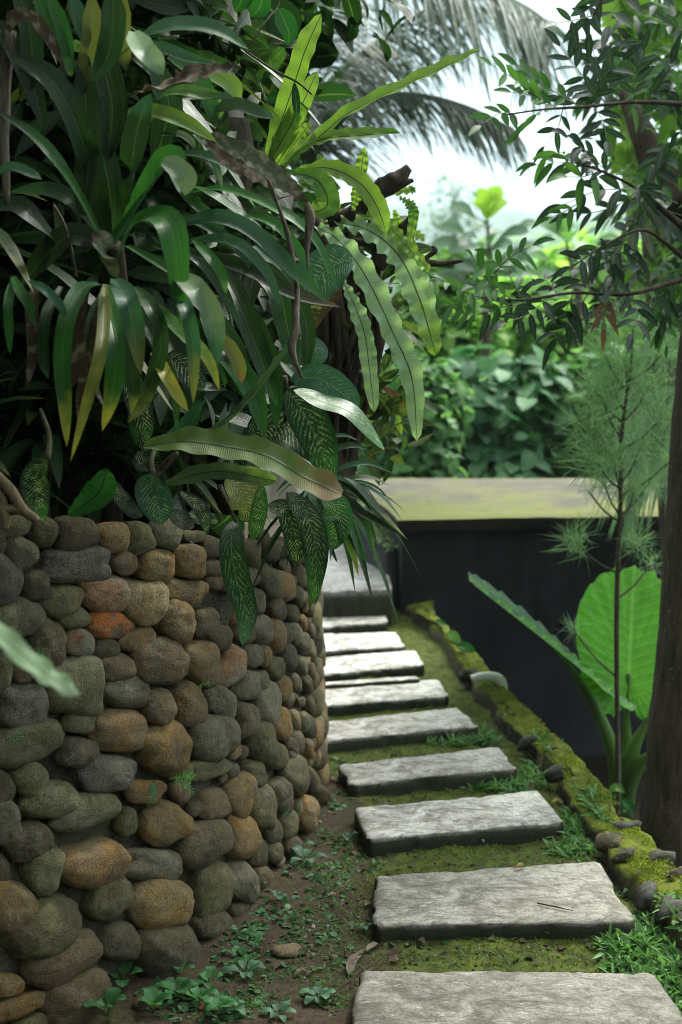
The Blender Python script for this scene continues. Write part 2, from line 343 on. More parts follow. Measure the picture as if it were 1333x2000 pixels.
# ------------------------------------------------------------------ leaf and tube shapes
def w_strap(t): return min(1, (t / .35 + .42)) * (1 - max(0, (t - .55) / .45) ** 1.9) ** .8 if t < 1 else 0.0
def w_lance(t): return (math.sin(math.pi * t ** .8) ** .85) if 0 < t < 1 else 0.0
def w_ell(t): return math.sin(math.pi * min(1, max(0, t)) ** .9) ** .62 if 0 < t < 1 else 0.0
def w_nest(t): return min(1, .22 + t / .42) * (1 - max(0, (t - .72) / .28) ** 2.2) ** .6 if t < 1 else 0.0
def w_grass(t): return (1 - t) ** .7 * min(1, .5 + t * 3)
def strip(mb, pts, wid, ca, cb=None, prof=w_strap, fold=.25, roll=0.0, n=16, nv=5, wave=0.0, wfreq=9, jag=0.0, ref=None, curl=0.0, seed=None, face=.6):
    """a leaf blade along 3-D points; wid is the half width in metres"""
    rr = random.Random(seed if seed is not None else R_.random())
    c = catmull(pts, n); T = np.gradient(c, axis=0)
    L = rr.random() * 50; V = []; U = []
    cen = c.mean(0)
    base = unit(np.array([0, 0, CH]) - cen) * face + np.array([0, 0, 1.0]) * (1 - face) if ref is None else np.asarray(ref, float)
    prevn = None; ph = rr.random() * 6.28
    for i in range(n):
        t = i / (n - 1); tg = unit(T[i])
        nn = base - tg * base.dot(tg)
        if np.linalg.norm(nn) < .15 and prevn is not None: nn = prevn
        nn = unit(nn)
        if prevn is not None: nn = unit(nn * .5 + prevn * .5); nn = unit(nn - tg * nn.dot(tg))
        prevn = nn; sd = np.cross(tg, nn)
        a = roll + curl * t; s2 = sd * math.cos(a) + nn * math.sin(a); n2 = -sd * math.sin(a) + nn * math.cos(a)
        w = wid * prof(t)
        if jag: w *= 1 + jag * math.sin(t * 23 + ph) * rr.uniform(.3, 1)
        for k in range(nv):
            v = -1 + 2 * k / (nv - 1)
            o = s2 * v * w + n2 * (fold * abs(v) ** 1.3 * w)
            if wave: o = o + n2 * (wave * wid * math.sin(t * wfreq * 6.28 + ph + (1.3 if v > 0 else 0)) * abs(v) ** 1.5)
            V.append(c[i] + o); U.append((t, v, L))
    Q = [(i * nv + k, i * nv + k + 1, (i + 1) * nv + k + 1, (i + 1) * nv + k) for i in range(n - 1) for k in range(nv - 1)]
    mb.add(V, Q, luv=U, ca=ca, cb=ca if cb is None else cb)
def tube(mb, pts, rads, n=12, seg=8, ca=(.5, .5, .5), lump=0.0, cap=True):
    c = catmull(pts, n); T = np.gradient(c, axis=0); V = []; prev = None
    rp = np.interp(np.linspace(0, 1, n), np.linspace(0, 1, len(rads)), rads)
    for i in range(n):
        tg = unit(T[i]); ref = np.array([0, 0, 1.0]) if abs(tg[2]) < .9 else np.array([1.0, 0, 0])
        if prev is not None: ref = prev
        a = unit(ref - tg * ref.dot(tg)); prev = a; b = np.cross(tg, a)
        for k in range(seg):
            th = 2 * math.pi * k / seg; d = a * math.cos(th) + b * math.sin(th)
            r = rp[i]
            if lump: q = c[i] + d * r; r *= 1 + lump * nz(q[0], q[1], q[2], 14 if r < .06 else 7)
            V.append(c[i] + d * r)
    Q = [(i * seg + k, i * seg + (k + 1) % seg, (i + 1) * seg + (k + 1) % seg, (i + 1) * seg + k) for i in range(n - 1) for k in range(seg)]
    Tt = []
    if cap:
        V.append(c[0]); V.append(c[-1]); m = n * seg
        for k in range(seg):
            Tt.append((m, (k + 1) % seg, k)); Tt.append((m + 1, (n - 1) * seg + k, (n - 1) * seg + (k + 1) % seg))
    mb.add(V, Q, Tt, ca=ca)
def pp(lst, d):   # [(x,y) or (x,y,d)] -> 3-D points
    return [P(q[0], q[1], q[2] if len(q) > 2 else d) for q in lst]
def pebble(mb, c, ax, ay, az, ca, cb=None, seg=12, rings=6, lump=.12, sq=2.3, seed=0, flat=0.0):
    """closed rounded stone with axes vectors ax, ay (outline) and az (depth)"""
    rr = random.Random(seed); p = [rr.uniform(0, 6.28) for _ in range(5)]
    am = [rr.uniform(.3, 1) * lump for _ in range(4)]; V = []; off = [rr.uniform(-9, 9) for _ in range(3)]
    for j in range(rings + 1):
        ph = -math.pi / 2 + math.pi * j / rings
        cr_ = abs(math.cos(ph)) ** .75 if 0 < j < rings else 0; sz = math.copysign(abs(math.sin(ph)) ** (.95 - flat), math.sin(ph))
        for k in range(seg):
            a = 2 * math.pi * k / seg; ca_, sa = math.cos(a), math.sin(a)
            r = (abs(ca_) ** sq + abs(sa) ** sq) ** (-1 / sq)
            r *= 1 + am[0] * math.cos(2 * a + p[0]) * .6 + am[1] * math.cos(3 * a + p[1]) + am[2] * math.cos(4 * a + p[2]) * .5 + am[3] * math.cos(5 * a + p[3]) * .35
            l = 1 + 1.3 * lump * nz(ca_ * cr_ + off[0], sa * cr_ + off[1], sz + off[2], 1.2, 3) + .4 * lump * nz(ca_ * cr_ + off[1], sa * cr_ + off[2], sz + off[0], 3.2, 2)
            V.append(c + (ax * ca_ * r * cr_ + ay * sa * r * cr_ + az * sz) * l)
    Q = [(j * seg + k, j * seg + (k + 1) % seg, (j + 1) * seg + (k + 1) % seg, (j + 1) * seg + k) for j in range(rings) for k in range(seg)]
    mb.add(V, Q, ca=ca, cb=cb)
def rotm(N, rnd, up=None, tilt=1.0):
    """random orientation matrices, columns side/along/normal; normal near up"""
    up = np.array([0, 0, 1.0]) if up is None else up
    n = rnd.normal(size=(N, 3)) * tilt + up; n /= np.linalg.norm(n, axis=1)[:, None]
    a = rnd.normal(size=(N, 3)); a -= n * (a * n).sum(1)[:, None]; a /= np.linalg.norm(a, axis=1)[:, None]
    s = np.cross(a, n); return np.stack([s, a, n], axis=2)
def leaf_tpl(prof, wl=.25, n=5, fold=.25, droop=.25):
    V = []; U = []
    for i in range(n):
        t = i / (n - 1)
        for v in (-1, 0, 1):
            w = wl * max(prof(t), .02)
            V.append((v * w, t, abs(v) * fold * w - droop * t * t)); U.append((t, v, 0))
    Q = [(i * 3 + k, i * 3 + k + 1, (i + 1) * 3 + k + 1, (i + 1) * 3 + k) for i in range(n - 1) for k in range(2)]
    return np.array(V), np.array(Q), np.array(U)
TPL_BROAD = leaf_tpl(w_ell, .34, 6, .25, .3); TPL_LANCE = leaf_tpl(w_lance, .17, 5, .3, .2); TPL_GRASS = leaf_tpl(w_grass, .08, 4, .3, .45)
TPL_NEEDLE = leaf_tpl(w_grass, .014, 3, 0, .25); TPL_OBOV = leaf_tpl(lambda t: math.sin(math.pi * min(1, max(0, t)) ** 1.7) ** .6 if 0 < t < 1 else 0, .3, 6, .3, .2)
def scatter(mb, tpl, locs, mats, sizes, ca, cb=None, rnd=None):
    V, Q, U = tpl; N = len(locs); m = len(V)
    W = np.einsum('nij,mj->nmi', mats, V) * np.asarray(sizes)[:, None, None] + np.asarray(locs)[:, None, :]
    QQ = (Q[None] + (np.arange(N) * m)[:, None, None]).reshape(-1, 4)
    UU = np.tile(U, (N, 1)); 
    if rnd is not None: UU[:, 2] = np.repeat(rnd.random(N) * 40, m)
    ca = np.repeat(np.asarray(ca), m, axis=0) if np.ndim(ca) == 2 else ca
    cb = np.repeat(np.asarray(cb), m, axis=0) if cb is not None and np.ndim(cb) == 2 else cb
    mb.add(W.reshape(-1, 3), QQ, luv=UU, ca=ca, cb=cb)
def colr(rnd, N, c1, c2):
    f = rnd.random((N, 1)); return np.array(c1) * (1 - f) + np.array(c2) * f
# ================================================================== SETTING
KIN = [(800, 1200), (862, 1262), (905, 1330), (960, 1400), (1020, 1462), (1080, 1530), (1130, 1600), (1190, 1690), (1262, 1790), (1345, 1900), (1500, 2110)]
KOUT = [(852, 1200), (925, 1268), (985, 1335), (1060, 1400), (1120, 1462), (1180, 1530), (1245, 1600), (1330, 1690), (1420, 1790), (1530, 1900), (1700, 2110)]
kin = np.array([G(*q)[:2] for q in KIN]); kout = np.array([G(q[0], q[1], .08)[:2] for q in KOUT])
kin = kin[np.argsort(kin[:, 1])]; kout = kout[np.argsort(kout[:, 1])]
def kin_x(y): return float(np.interp(y, kin[:, 1], kin[:, 0]))
def kout_x(y): return float(np.interp(y, kout[:, 1], kout[:, 0]))
PC = np.array([-2.573, 4.365]); PR = 2.495
# slab outlines in the photograph: back left, back right, front right, front left (top face)
SLABS = [
 [(702, 1890), (1278, 1893), (1395, 2060), (668, 2060)],
 [(731, 1706), (1172, 1678), (1247, 1798), (724, 1806)],
 [(690, 1574), (1052, 1541), (1106, 1604), (714, 1638)],
 [(657, 1492), (975, 1456), (1014, 1500), (682, 1532)],
 [(600, 1412), (897, 1379), (940, 1416), (615, 1448)],
 [(600, 1341), (858, 1325), (881, 1359), (600, 1379)],
 [(600, 1284), (812, 1268), (832, 1297), (600, 1320)],
 [(600, 1237), (776, 1233), (794, 1262), (600, 1272)],
 [(600, 1198), (752, 1190), (760, 1214), (600, 1226)]]
SLABCOL = [(.265, .25, .215), (.34, .325, .285), (.55, .535, .495), (.47, .45, .41), (.6, .575, .53), (.76, .75, .71), (.76, .75, .71), (.76, .75, .71), (.66, .64, .6)]  # near slabs darker, far ones brighter: overhead shade put into the colour
ZS = .05
slab_w = [np.array([G(x, y, ZS) for x, y in s]) for s in SLABS]
def in_slab(x, y, m=0.0):
    for s in slab_w:
        ok = True
        for i in range(4):
            a, b = s[i], s[(i + 1) % 4]
            cr_ = (b[0] - a[0]) * (y - a[1]) - (b[1] - a[1]) * (x - a[0])
            if cr_ / math.hypot(b[0] - a[0], b[1] - a[1]) > m: ok = False; break
        if ok: return True
    return False
def gz(x, y): return .02 * nz(x, y, 0, 2.2, 3) + .007 * nz(x, y, 3, 14, 3)
mb = MB()
ys = np.concatenate([np.arange(.6, 2.4, .08), np.arange(2.4, 5, .014), np.arange(5, 7.3, .03), np.arange(7.3, 10, .2)])
fr = np.concatenate([np.linspace(-5, -.9, 22), np.linspace(-.88, 0, 80)])
V = []; U = []
for y in ys:
    kx = kin_x(y) + .03
    for f in fr:
        x = kx + f if f > -.9 else kx + f
        V.append((x, y, gz(x, y) + (-.02 if f == 0 else 0)))
        dleft = kx - x
        midgap = 1 - min(1, max(0, (dleft - .62) / .18))
        U.append((.32 + .32 * midgap + (.12 if y > 4.4 else 0), 0, 0))
nx = len(fr)
mb.add(V, [(i * nx + k, i * nx + k + 1, (i + 1) * nx + k + 1, (i + 1) * nx + k) for i in range(len(ys) - 1) for k in range(nx - 1)], luv=U)
path_o = mb.build('path_soil', M['ground']); tag(path_o, 'mossy brown soil of the garden path under the stepping slabs', 'path', kind='structure')
# ---- wide terrain: sunk garden, falling into the valley and rising to hills
def terr(x, y):
    r = math.hypot(x, y)
    z = -.82 + .03 * nz(x, y, 0, 1.5)
    if x < 1.1 and y < 11: z -= .25 * max(0, min(1, (1.1 - x) * 2)) * 1.0
    if r > 16: z -= min(28, (r - 16) * .22)
    if False:
        k = (r - 120)
        z += max(0, min(1, k / 140)) ** 1.3 * (46 + 26 * nz(x, y, 7, .0045, 4) + 10 * nz(x, y, 1, .02, 3))
    return z
mb = MB(); NR, NA = 110, 200; V = []
rad = np.concatenate([np.linspace(.5, 16, 40), np.geomspace(17, 1500, NR - 40)])
for r in rad:
    for k in range(NA):
        a = 2 * math.pi * k / NA; x, y = r * math.sin(a), r * math.cos(a); V.append((x, y, terr(x, y)))
V.append((0, 0, terr(0, 0))); Q = [(i * NA + k, i * NA + (k + 1) % NA, (i + 1) * NA + (k + 1) % NA, (i + 1) * NA + k) for i in range(NR - 1) for k in range(NA)]
mb.add(V, Q, [(len(V) - 1, (k + 1) % NA, k) for k in range(NA)])
tag(mb.build('terrain', M['terrain']), 'ground of the lower garden', 'ground', kind='structure')
# ---- wooded hills beyond
def hill(name, dist, base, amp, sc, x0, x1, depth, seed):
    mb = MB(); V = []; nx_, ny_ = 170, 46
    for j in range(ny_):
        for i in range(nx_):
            x = x0 + (x1 - x0) * i / (nx_ - 1); y = dist + depth * j / (ny_ - 1)
            prof = math.sin(math.pi * min(1, (j / (ny_ - 1)) * .9 + .02)) ** .7
            h = base + amp * nz(x + seed, 0, seed, sc, 3)
            z = -60 + prof * (h + 60) + 9 * nz(x, y, 0, .02, 4)
            V.append((x, y, z))
    mb.add(V, [(j * nx_ + i, j * nx_ + i + 1, (j + 1) * nx_ + i + 1, (j + 1) * nx_ + i) for j in range(ny_ - 1) for i in range(nx_ - 1)])
    return tag(mb.build(name, M['hill']), kind='structure')
hill('hills', 1250, 118, 60, .0021, -1500, 1700, 600, 3.0)
hill('hills', 640, 40, 34, .004, -250, 700, 330, 11.0)
# ================================================================== STEPPING SLABS
def slab(name, quad, top, thick, col, seed, label, group, cat='stepping stone'):
    """worn rectangular slab from the four world corners of its top face"""
    rr = random.Random(seed); BL, BR, FR, FL = quad; nu = 44; nv = 22; mb = MB(); V = []; cen = np.mean(quad, axis=0)
    for j in range(nv + 1):
        for i in range(nu + 1):
            u, v = i / nu, j / nv
            p = (1 - v) * ((1 - u) * FL + u * FR) + v * ((1 - u) * BL + u * BR)
            e = min(min(u, 1 - u) * nu / 2.0, min(v, 1 - v) * nv / 2.0)
            out = unit(np.append((p - cen)[:2], 0)) if e < 1 else 0
            q = p.copy(); q[2] = top + .0035 * nz(p[0], p[1], seed, 7) + .0015 * nz(p[0], p[1], seed, 30)
            chip = nz(p[0], p[1], seed + 5, 13, 4)
            if e == 0:
                q = q - out * (.003 + .014 * max(0, chip)); q[2] -= .005 + .016 * max(0, chip)
                if min(u, 1 - u) == 0 and min(v, 1 - v) == 0: q = q - out * .014; q[2] -= .004
            elif e < 1: q[2] -= .001 + .008 * max(0, chip)
            V.append(q)
    Q = [(j * (nu + 1) + i, j * (nu + 1) + i + 1, (j + 1) * (nu + 1) + i + 1, (j + 1) * (nu + 1) + i) for j in range(nv) for i in range(nu)]
    ring = [i for i in range(nu)] + [j * (nu + 1) + nu for j in range(nv)] + [nv * (nu + 1) + i for i in range(nu, 0, -1)] + [j * (nu + 1) for j in range(nv, 0, -1)]
    n0 = len(V); m = len(ring)
    for L in (1, 2, 3):
        for r in ring:
            p = V[r]; out = unit(np.append((p - cen)[:2], 0))
            q = p + out * (.006 * nz(p[0] * 3, p[1] * 3, L * 3, 9)) ; q[2] = top - .012 - (thick - .012) * L / 3
            V.append(q)
    prev = ring
    for L in range(3):
        cur = [n0 + L * m + k for k in range(m)]
        Q += [(prev[k], cur[k], cur[(k + 1) % m], prev[(k + 1) % m]) for k in range(m)]; prev = cur
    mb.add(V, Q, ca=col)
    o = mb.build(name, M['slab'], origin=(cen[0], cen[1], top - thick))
    return tag(o, label, cat, group)
SL = ['large mottled slab nearest the viewer, cut off by the lower edge of the picture',
 'second slab up the path, scratched grey with a pale right end and yellow leaf',
 'third slab up the path, pale top and dark front edge',
 'fourth slab up the path, streaked grey brown, whole left end clear of the wall',
 'fifth slab up the path, pale with dark stains, left end touching the stone wall',
 'sixth slab up the path, bright with a thin white strip along its back edge',
 'seventh slab up the path, bright and plain, narrowing to a rounded right end',
 'eighth slab up the path, bright, green tuft in front of it',
 'ninth and farthest slab, just below the concrete step']
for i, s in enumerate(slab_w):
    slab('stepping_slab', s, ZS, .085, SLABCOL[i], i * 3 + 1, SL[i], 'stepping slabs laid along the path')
q6 = [G(600, 1339, .07), G(818, 1321, .07), G(826, 1326, .07), G(600, 1345, .07)]
# ================================================================== KERB
mb = MB(); yk = np.concatenate([np.arange(1.5, 5.2, .016), np.arange(5.2, 6.95, .03)]); V = []; K = 22
for y in yk:
    xi, xo = kin_x(y), kout_x(y)
    for k in range(K + 1):
        f = k / K
        if f <= .12: g = f / .12; x = xi - .012 * (1 - g); z = -.05 + .105 * g ** .6
        elif f <= .8: g = (f - .12) / .68; x = xi + (xo - xi) * g; z = .05 + .012 * math.sin(g * math.pi) ** .5 + .014 * g
        else: g = (f - .8) / .2; x = xo + .012 * g; z = .06 - .95 * g ** 1.4
        a = .013 * nz(x, y, z, 5, 4) + .009 * nz(x, y, z, 19, 4)
        brk = max(0, nz(0, y, 9, 5, 3)) * .05 if f < .3 else 0
        V.append((x + .035 * nz(f * .6, y, 4, 5, 4) + brk, y, z + a * (1 if f < .8 else .3)))
mb.add(V, [(i * (K + 1) + k, i * (K + 1) + k + 1, (i + 1) * (K + 1) + k + 1, (i + 1) * (K + 1) + k) for i in range(len(yk) - 1) for k in range(K)])
kb = thing('mossy_kerb', (kin_x(4.2), 4.2, 0), 'low crumbling kerb thick with yellow green moss along the right side of the path', 'kerb')
mb.build('coping', M['kerb'], kb)
KS = [(1190, 1635, 62, 34, 1), (1217, 1662, 50, 22, 2), (1262, 1735, 44, 52, 0), (1222, 1608, 60, 20, 0), (1290, 1668, 70, 30, 0), (1318, 1700, 50, 24, 1),
      (1085, 1500, 40, 20, 0), (1305, 1765, 55, 50, 0), (1030, 1440, 40, 16, 0), (915, 1310, 40, 18, 0), (1340, 1790, 60, 40, 0)]
for i, (x, y, ww, hh, c) in enumerate(KS):
    q = G(x, y, .075); s = q[1] / F; mb = MB()
    pebble(mb, q + np.array([0, 0, -.02]), np.array([ww * s * .42, ww * s * .1 * (i % 3 - 1), 0]), np.array([.01, hh * s * .75, .004]), np.array([.01, -.01, .03]), [(.12, .115, .105), (.27, .19, .12), (.24, .2, .17)][c], (.05, .055, .03), seg=12, rings=7, lump=.2, sq=3.2, seed=i * 7 + 3)
    mb.build('stone', M['stone'], kb)
# ================================================================== BUILDING, STEP, PIPE
def prism(mb, base, z0, z1, ca=(.5, .5, .5), luvtop=0):
    n = len(base); V = [(p[0], p[1], z0) for p in base] + [(p[0], p[1], z1) for p in base]
    c = np.mean(np.array([p[:2] for p in base]), axis=0); V += [(c[0], c[1], z0), (c[0], c[1], z1)]
    mb.add(V, [(k, (k + 1) % n, n + (k + 1) % n, n + k) for k in range(n)], [(2 * n, (k + 1) % n, k) for k in range(n)] + [(2 * n + 1, n + k, n + (k + 1) % n) for k in range(n)], ca=ca)
ZR = .52
rp = [G(776, 1012, ZR), G(1060, 1007, ZR), G(1480, 1000, ZR), G(1480, 968, ZR), G(1190, 934, ZR), G(685, 935, ZR)]
bld = thing('concrete_outbuilding', (rp[0][0], rp[0][1], -.8), 'low flat roofed dark concrete outbuilding with moss on its roof slab', 'building')
mb = MB(); A, B, C2, D, E2, F2 = rp
nu, nv = 60, 26; V = []; U = []
for j in range(nv + 1):
    v = j / nv
    for i in range(nu + 1):
        u = i / nu; pf = A * (1 - u) + C2 * u; pb = F2 * (1 - u / .62) + E2 * (u / .62) if u < .62 else E2 * (1 - (u - .62) / .38) + D * ((u - .62) / .38)
        p = pf * (1 - v) + pb * v; e = min(v * nv, 1) ; p = p.copy(); p[2] = ZR + .006 * nz(p[0], p[1], 0, 4) - (.012 if j == 0 else 0)
        V.append(p); U.append((max(0, 1 - v * 1.2) + (.5 if u > .7 else 0) * v, 0, 0))
Q = [(j * (nu + 1) + i, j * (nu + 1) + i + 1, (j + 1) * (nu + 1) + i + 1, (j + 1) * (nu + 1) + i) for j in range(nv) for i in range(nu)]
n0 = len(V); ring = [i for i in range(nu + 1)] + [j * (nu + 1) + nu for j in range(1, nv + 1)] + [nv * (nu + 1) + i for i in range(nu - 1, -1, -1)] + [j * (nu + 1) for j in range(nv - 1, 0, -1)]
for r in ring: q = V[r]; V.append((q[0], q[1], ZR - .07)); U.append((0, 0, 0))
Q += [(ring[(k + 1) % len(ring)], ring[k], n0 + k, n0 + (k + 1) % len(ring)) for k in range(len(ring))]
mb.add(V, Q, luv=U); mb.build('roof_slab', M['roof'], bld, smooth=False)
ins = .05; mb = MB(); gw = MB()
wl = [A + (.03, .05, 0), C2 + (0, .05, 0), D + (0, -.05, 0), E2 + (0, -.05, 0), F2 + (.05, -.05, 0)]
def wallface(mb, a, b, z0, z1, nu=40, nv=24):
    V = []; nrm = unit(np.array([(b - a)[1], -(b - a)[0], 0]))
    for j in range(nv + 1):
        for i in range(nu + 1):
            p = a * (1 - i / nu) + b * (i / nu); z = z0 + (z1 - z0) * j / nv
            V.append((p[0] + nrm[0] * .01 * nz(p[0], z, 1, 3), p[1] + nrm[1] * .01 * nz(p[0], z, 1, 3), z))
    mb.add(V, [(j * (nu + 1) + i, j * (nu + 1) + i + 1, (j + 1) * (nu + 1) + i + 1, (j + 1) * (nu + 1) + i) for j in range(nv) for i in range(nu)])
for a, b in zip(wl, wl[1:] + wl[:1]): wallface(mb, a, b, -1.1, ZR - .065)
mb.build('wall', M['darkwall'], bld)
mb = MB()   # sloping side parapet beside the step, mossy
a0, a1 = P(706, 985, 7.75), P(792, 1078, 6.98)
V = []
for i in range(13):
    c = a0 * (1 - i / 12) + a1 * (i / 12)
    for dx, dz in ((-.1, -.75), (-.1, -.01), (-.06, .01), (.02, .01), (.045, -.01), (.045, -1.2)):
        V.append((c[0] + dx, c[1], c[2] + dz + .012 * nz(c[0] + dx, c[1], c[2], 9) if dz > -.5 else dz + .2))
mb.add(V, [(i * 6 + k, i * 6 + k + 1, (i + 1) * 6 + k + 1, (i + 1) * 6 + k) for i in range(12) for k in range(5)] , [(12 * 6 + k, 12 * 6 + k + 1, 12 * 6 + 5) for k in range(4)])
mb.build('parapet', M['darkwall'], bld)
ms = MB(); rnd = np.random.default_rng(5)
ti = rnd.random(420); cc = a0[None] * (1 - ti[:, None]) + a1[None] * ti[:, None] + np.stack([rnd.uniform(-.1, .045, 420), rnd.normal(0, .02, 420), rnd.uniform(.0, .02, 420)], 1)
scatter(ms, TPL_BROAD, cc, rotm(420, rnd, tilt=.7), rnd.uniform(.02, .05, 420), colr(rnd, 420, (.1, .16, .08), (.25, .3, .2)), rnd=rnd)
cl = ms.build('creeper', M['shrub']); tag(cl, 'pale green creeper growing over the sloping parapet beside the step', 'creeper', kind='stuff')
st_q = [G(600, 1062, .19), G(748, 1062, .19), G(768, 1150, .19), G(600, 1155, .19)]
slab('concrete_step', st_q, .19, .2, (.4, .4, .4), 77, 'broad grey concrete step at the far end of the path', None, 'step')
mb = MB(); PK = .6; q0 = G(950, 1322, .1)
tube(mb, [q0 + (-.06, 0, -.012), q0 + (-.02, 0, 0), q0 + (.025, 0, .0), q0 + (.055, -.008, -.012), q0 + (.066, -.012, -.045), q0 + (.068, -.012, -.12)], [.019, .019, .021, .023, .023, .019], 22, 16)
tube(mb, [q0 + (.068, -.012, -.075), q0 + (.068, -.012, -.105)], [.026, .026], 4, 16)
tag(mb.build('drain_pipe', M['pvc'], origin=q0), 'white plastic drain pipe elbow poking over the kerb into the pit', 'pipe')
# ================================================================== ROUND STONE PLANTER
def surf_r(z): return PR - .03 * z
def cyl_hit(px, py, extra=0.0):
    d = ray(px, py); o = np.array([0, 0, CH]); z = .5
    for _ in range(6):
        Rr = surf_r(z) + extra
        a = d[0] ** 2 + d[1] ** 2; b = 2 * (d[0] * (o[0] - PC[0]) + d[1] * (o[1] - PC[1])); c = (o[0] - PC[0]) ** 2 + (o[1] - PC[1]) ** 2 - Rr ** 2
        disc = b * b - 4 * a * c; hit = disc >= 0
        t = (-b - math.sqrt(max(0, disc))) / (2 * a); z = CH + d[2] * t
    p = o + d * t; th = math.atan2(p[1] - PC[1], p[0] - PC[0]); return th, p[2], p[1], hit
tops = [cyl_hit(x, y) for x, y in ((0, 1012), (200, 1022), (400, 1040), (560, 1050), (615, 1058))]
t_th = np.array([t[0] for t in tops]); t_z = np.array([t[1] for t in tops]); o_ = np.argsort(t_th); t_th, t_z = t_th[o_], t_z[o_]
def ztop(th): return float(np.interp(th, t_th, t_z))
pl = thing('stone_planter', (PC[0], PC[1], 0), 'round raised planter walled with mortared river stones, left of the path', 'planter')
mb = MB(); NA = 400; NZ = 40; V = []
for j in range(NZ + 1):
    for k in range(NA):
        th = -math.pi + 2 * math.pi * k / NA; z = -.3 + (ztop(th) - .06 + .3) * j / NZ
        r = surf_r(z) - .012 + .016 * nz(th * 8, z * 3, 0, 2.5, 3); V.append((PC[0] + r * math.cos(th), PC[1] + r * math.sin(th), z))
for k in range(NA):
    th = -math.pi + 2 * math.pi * k / NA; r = PR - .4; V.append((PC[0] + r * math.cos(th), PC[1] + r * math.sin(th), ztop(th) - .1))
mb.add(V, [(j * NA + k, j * NA + (k + 1) % NA, (j + 1) * NA + (k + 1) % NA, (j + 1) * NA + k) for j in range(NZ + 1) for k in range(NA)])
mb.build('mortar', M['mortar'], pl)
mb = MB(); V = []; U = []
for j in range(26):
    for k in range(120):
        th = -math.pi + 2 * math.pi * k / 120; r = (PR - .1) * j / 25
        x, y = PC[0] + r * math.cos(th), PC[1] + r * math.sin(th); V.append((x, y, ztop(th) * (j / 25) + (1 - j / 25) * .95 - .07 + .05 * nz(x, y, 0, 3))); U.append((.1, 0, 0))
mb.add(V, [(j * 120 + k, (j + 1) * 120 + k, (j + 1) * 120 + (k + 1) % 120, j * 120 + (k + 1) % 120) for j in range(25) for k in range(120)], luv=U)
mb.build('soil', M['ground'], pl)
CLR = {'G': ((.15, .137, .105), (.1, .088, .065)), 'D': ((.078, .067, .047), (.11, .085, .052)), 'B': ((.15, .112, .066), (.19, .112, .045)), 'T': ((.2, .15, .085), (.23, .135, .045)),
       'O': ((.42, .13, .03), (.13, .1, .07)), 'Y': ((.22, .14, .055), (.14, .105, .065)), 'M': ((.105, .105, .055), (.14, .135, .09)), 'P': ((.38, .31, .2), (.24, .17, .08)),
       'R': ((.14, .1, .064), (.095, .076, .05)), 'K': ((.09, .088, .078), (.14, .132, .112)), 'Q': ((.24, .14, .085), (.2, .185, .16)), 'L': ((.09, .08, .05), (.13, .12, .06))}
# stones read off the photograph: x, y, w, h, turn, colour, squareness (half-pixel units; y from 1900)
S1 = """90 160 130 85 0 M|205 180 100 125 0 L|335 195 165 145 0 D 3|480 205 130 120 0 T|585 210 105 135 0 L|690 190 120 115 0 M|800 200 95 50 0 L|865 240 75 85 0 D|115 270 140 135 0 G|25 225 60 110 0 D|335 315 285 138 -2 K 4.5
525 305 105 95 0 R|650 315 140 138 0 T|775 295 125 140 0 B 3.6|870 325 85 75 0 D|50 375 130 195 0 K 3|175 395 110 135 0 D 3|275 455 175 125 -10 L|455 425 197 145 0 Q|605 460 168 180 0 P|760 415 178 102 8 Y 3|875 380 70 60 0 D
325 520 125 90 0 M|473 550 178 112 5 O|130 520 145 155 30 G|730 530 127 172 -8 T|40 560 165 210 40 M|575 605 148 98 -10 Y|220 630 135 212 12 D|345 620 122 112 -5 Q|450 645 112 82 -5 D|492 720 143 118 -10 R
663 690 220 192 0 R|825 695 148 178 -12 B|840 545 92 125 0 D 3.4|905 595 80 100 0 D|995 560 75 122 0 B|35 740 90 185 0 M|325 792 228 238 0 M 3.4|535 810 187 133 5 G|655 870 120 152 -12 R|775 865 127 178 -4 B|942 705 98 172 14 Q
1020 665 92 102 0 G|120 875 200 190 0 K 3.4|0 920 60 115 0 Y|350 935 127 92 0 M|505 965 238 168 2 B|905 850 155 122 14 G 3|130 1010 325 172 -18 M|335 1052 150 122 0 D|680 1032 200 218 0 Y|870 985 183 192 -22 G|1000 915 92 132 0 D 3|1010 782 102 122 0 G 3
120 735 90 100 0 R|1018 262 65 112 0 L|1060 205 65 75 0 D|1100 250 75 95 0 D|1022 355 58 80 0 G|1062 345 45 90 0 D|1100 385 72 125 -10 L|1150 395 62 130 -8 B|1150 320 66 62 0 D|1035 450 97 97 0 G|1120 480 88 95 0 D|1055 565 78 122 -8 G
1115 585 55 132 0 B|1073 665 38 88 0 Y|1155 580 42 82 0 D|1185 500 45 72 0 D|1190 575 46 88 0 M|1115 712 75 97 0 L|1165 668 70 108 0 D|1058 772 40 98 0 M|1080 855 92 172 0 G|1145 790 58 102 0 B|1190 772 58 75 0 D|1190 835 75 58 -20 M
1130 930 70 135 -8 Y|1185 915 58 82 0 B|1062 1003 98 172 -12 L|1195 1000 62 100 0 D|1225 922 42 80 0 M|1220 620 38 98 0 D|1217 700 44 80 0 M|1238 780 48 60 0 D|1245 855 44 68 0 D|1250 645 32 78 0 L|1203 430 46 82 0 L|1212 355 46 90 0 D|1190 260 56 100 0 D
1222 535 38 62 0 B|1250 720 32 66 0 D|1245 940 44 88 0 D|1240 1025 44 78 0 B|1118 1055 88 108 0 L|1178 1075 55 82 0 D|1243 475 40 72 0 D|1242 395 38 82 0 D|1252 570 30 68 0 D|1140 240 40 80 0 D|1235 310 34 80 0 D|930 380 60 90 0 D|940 290 60 80 0 D|960 200 60 70 0 D"""
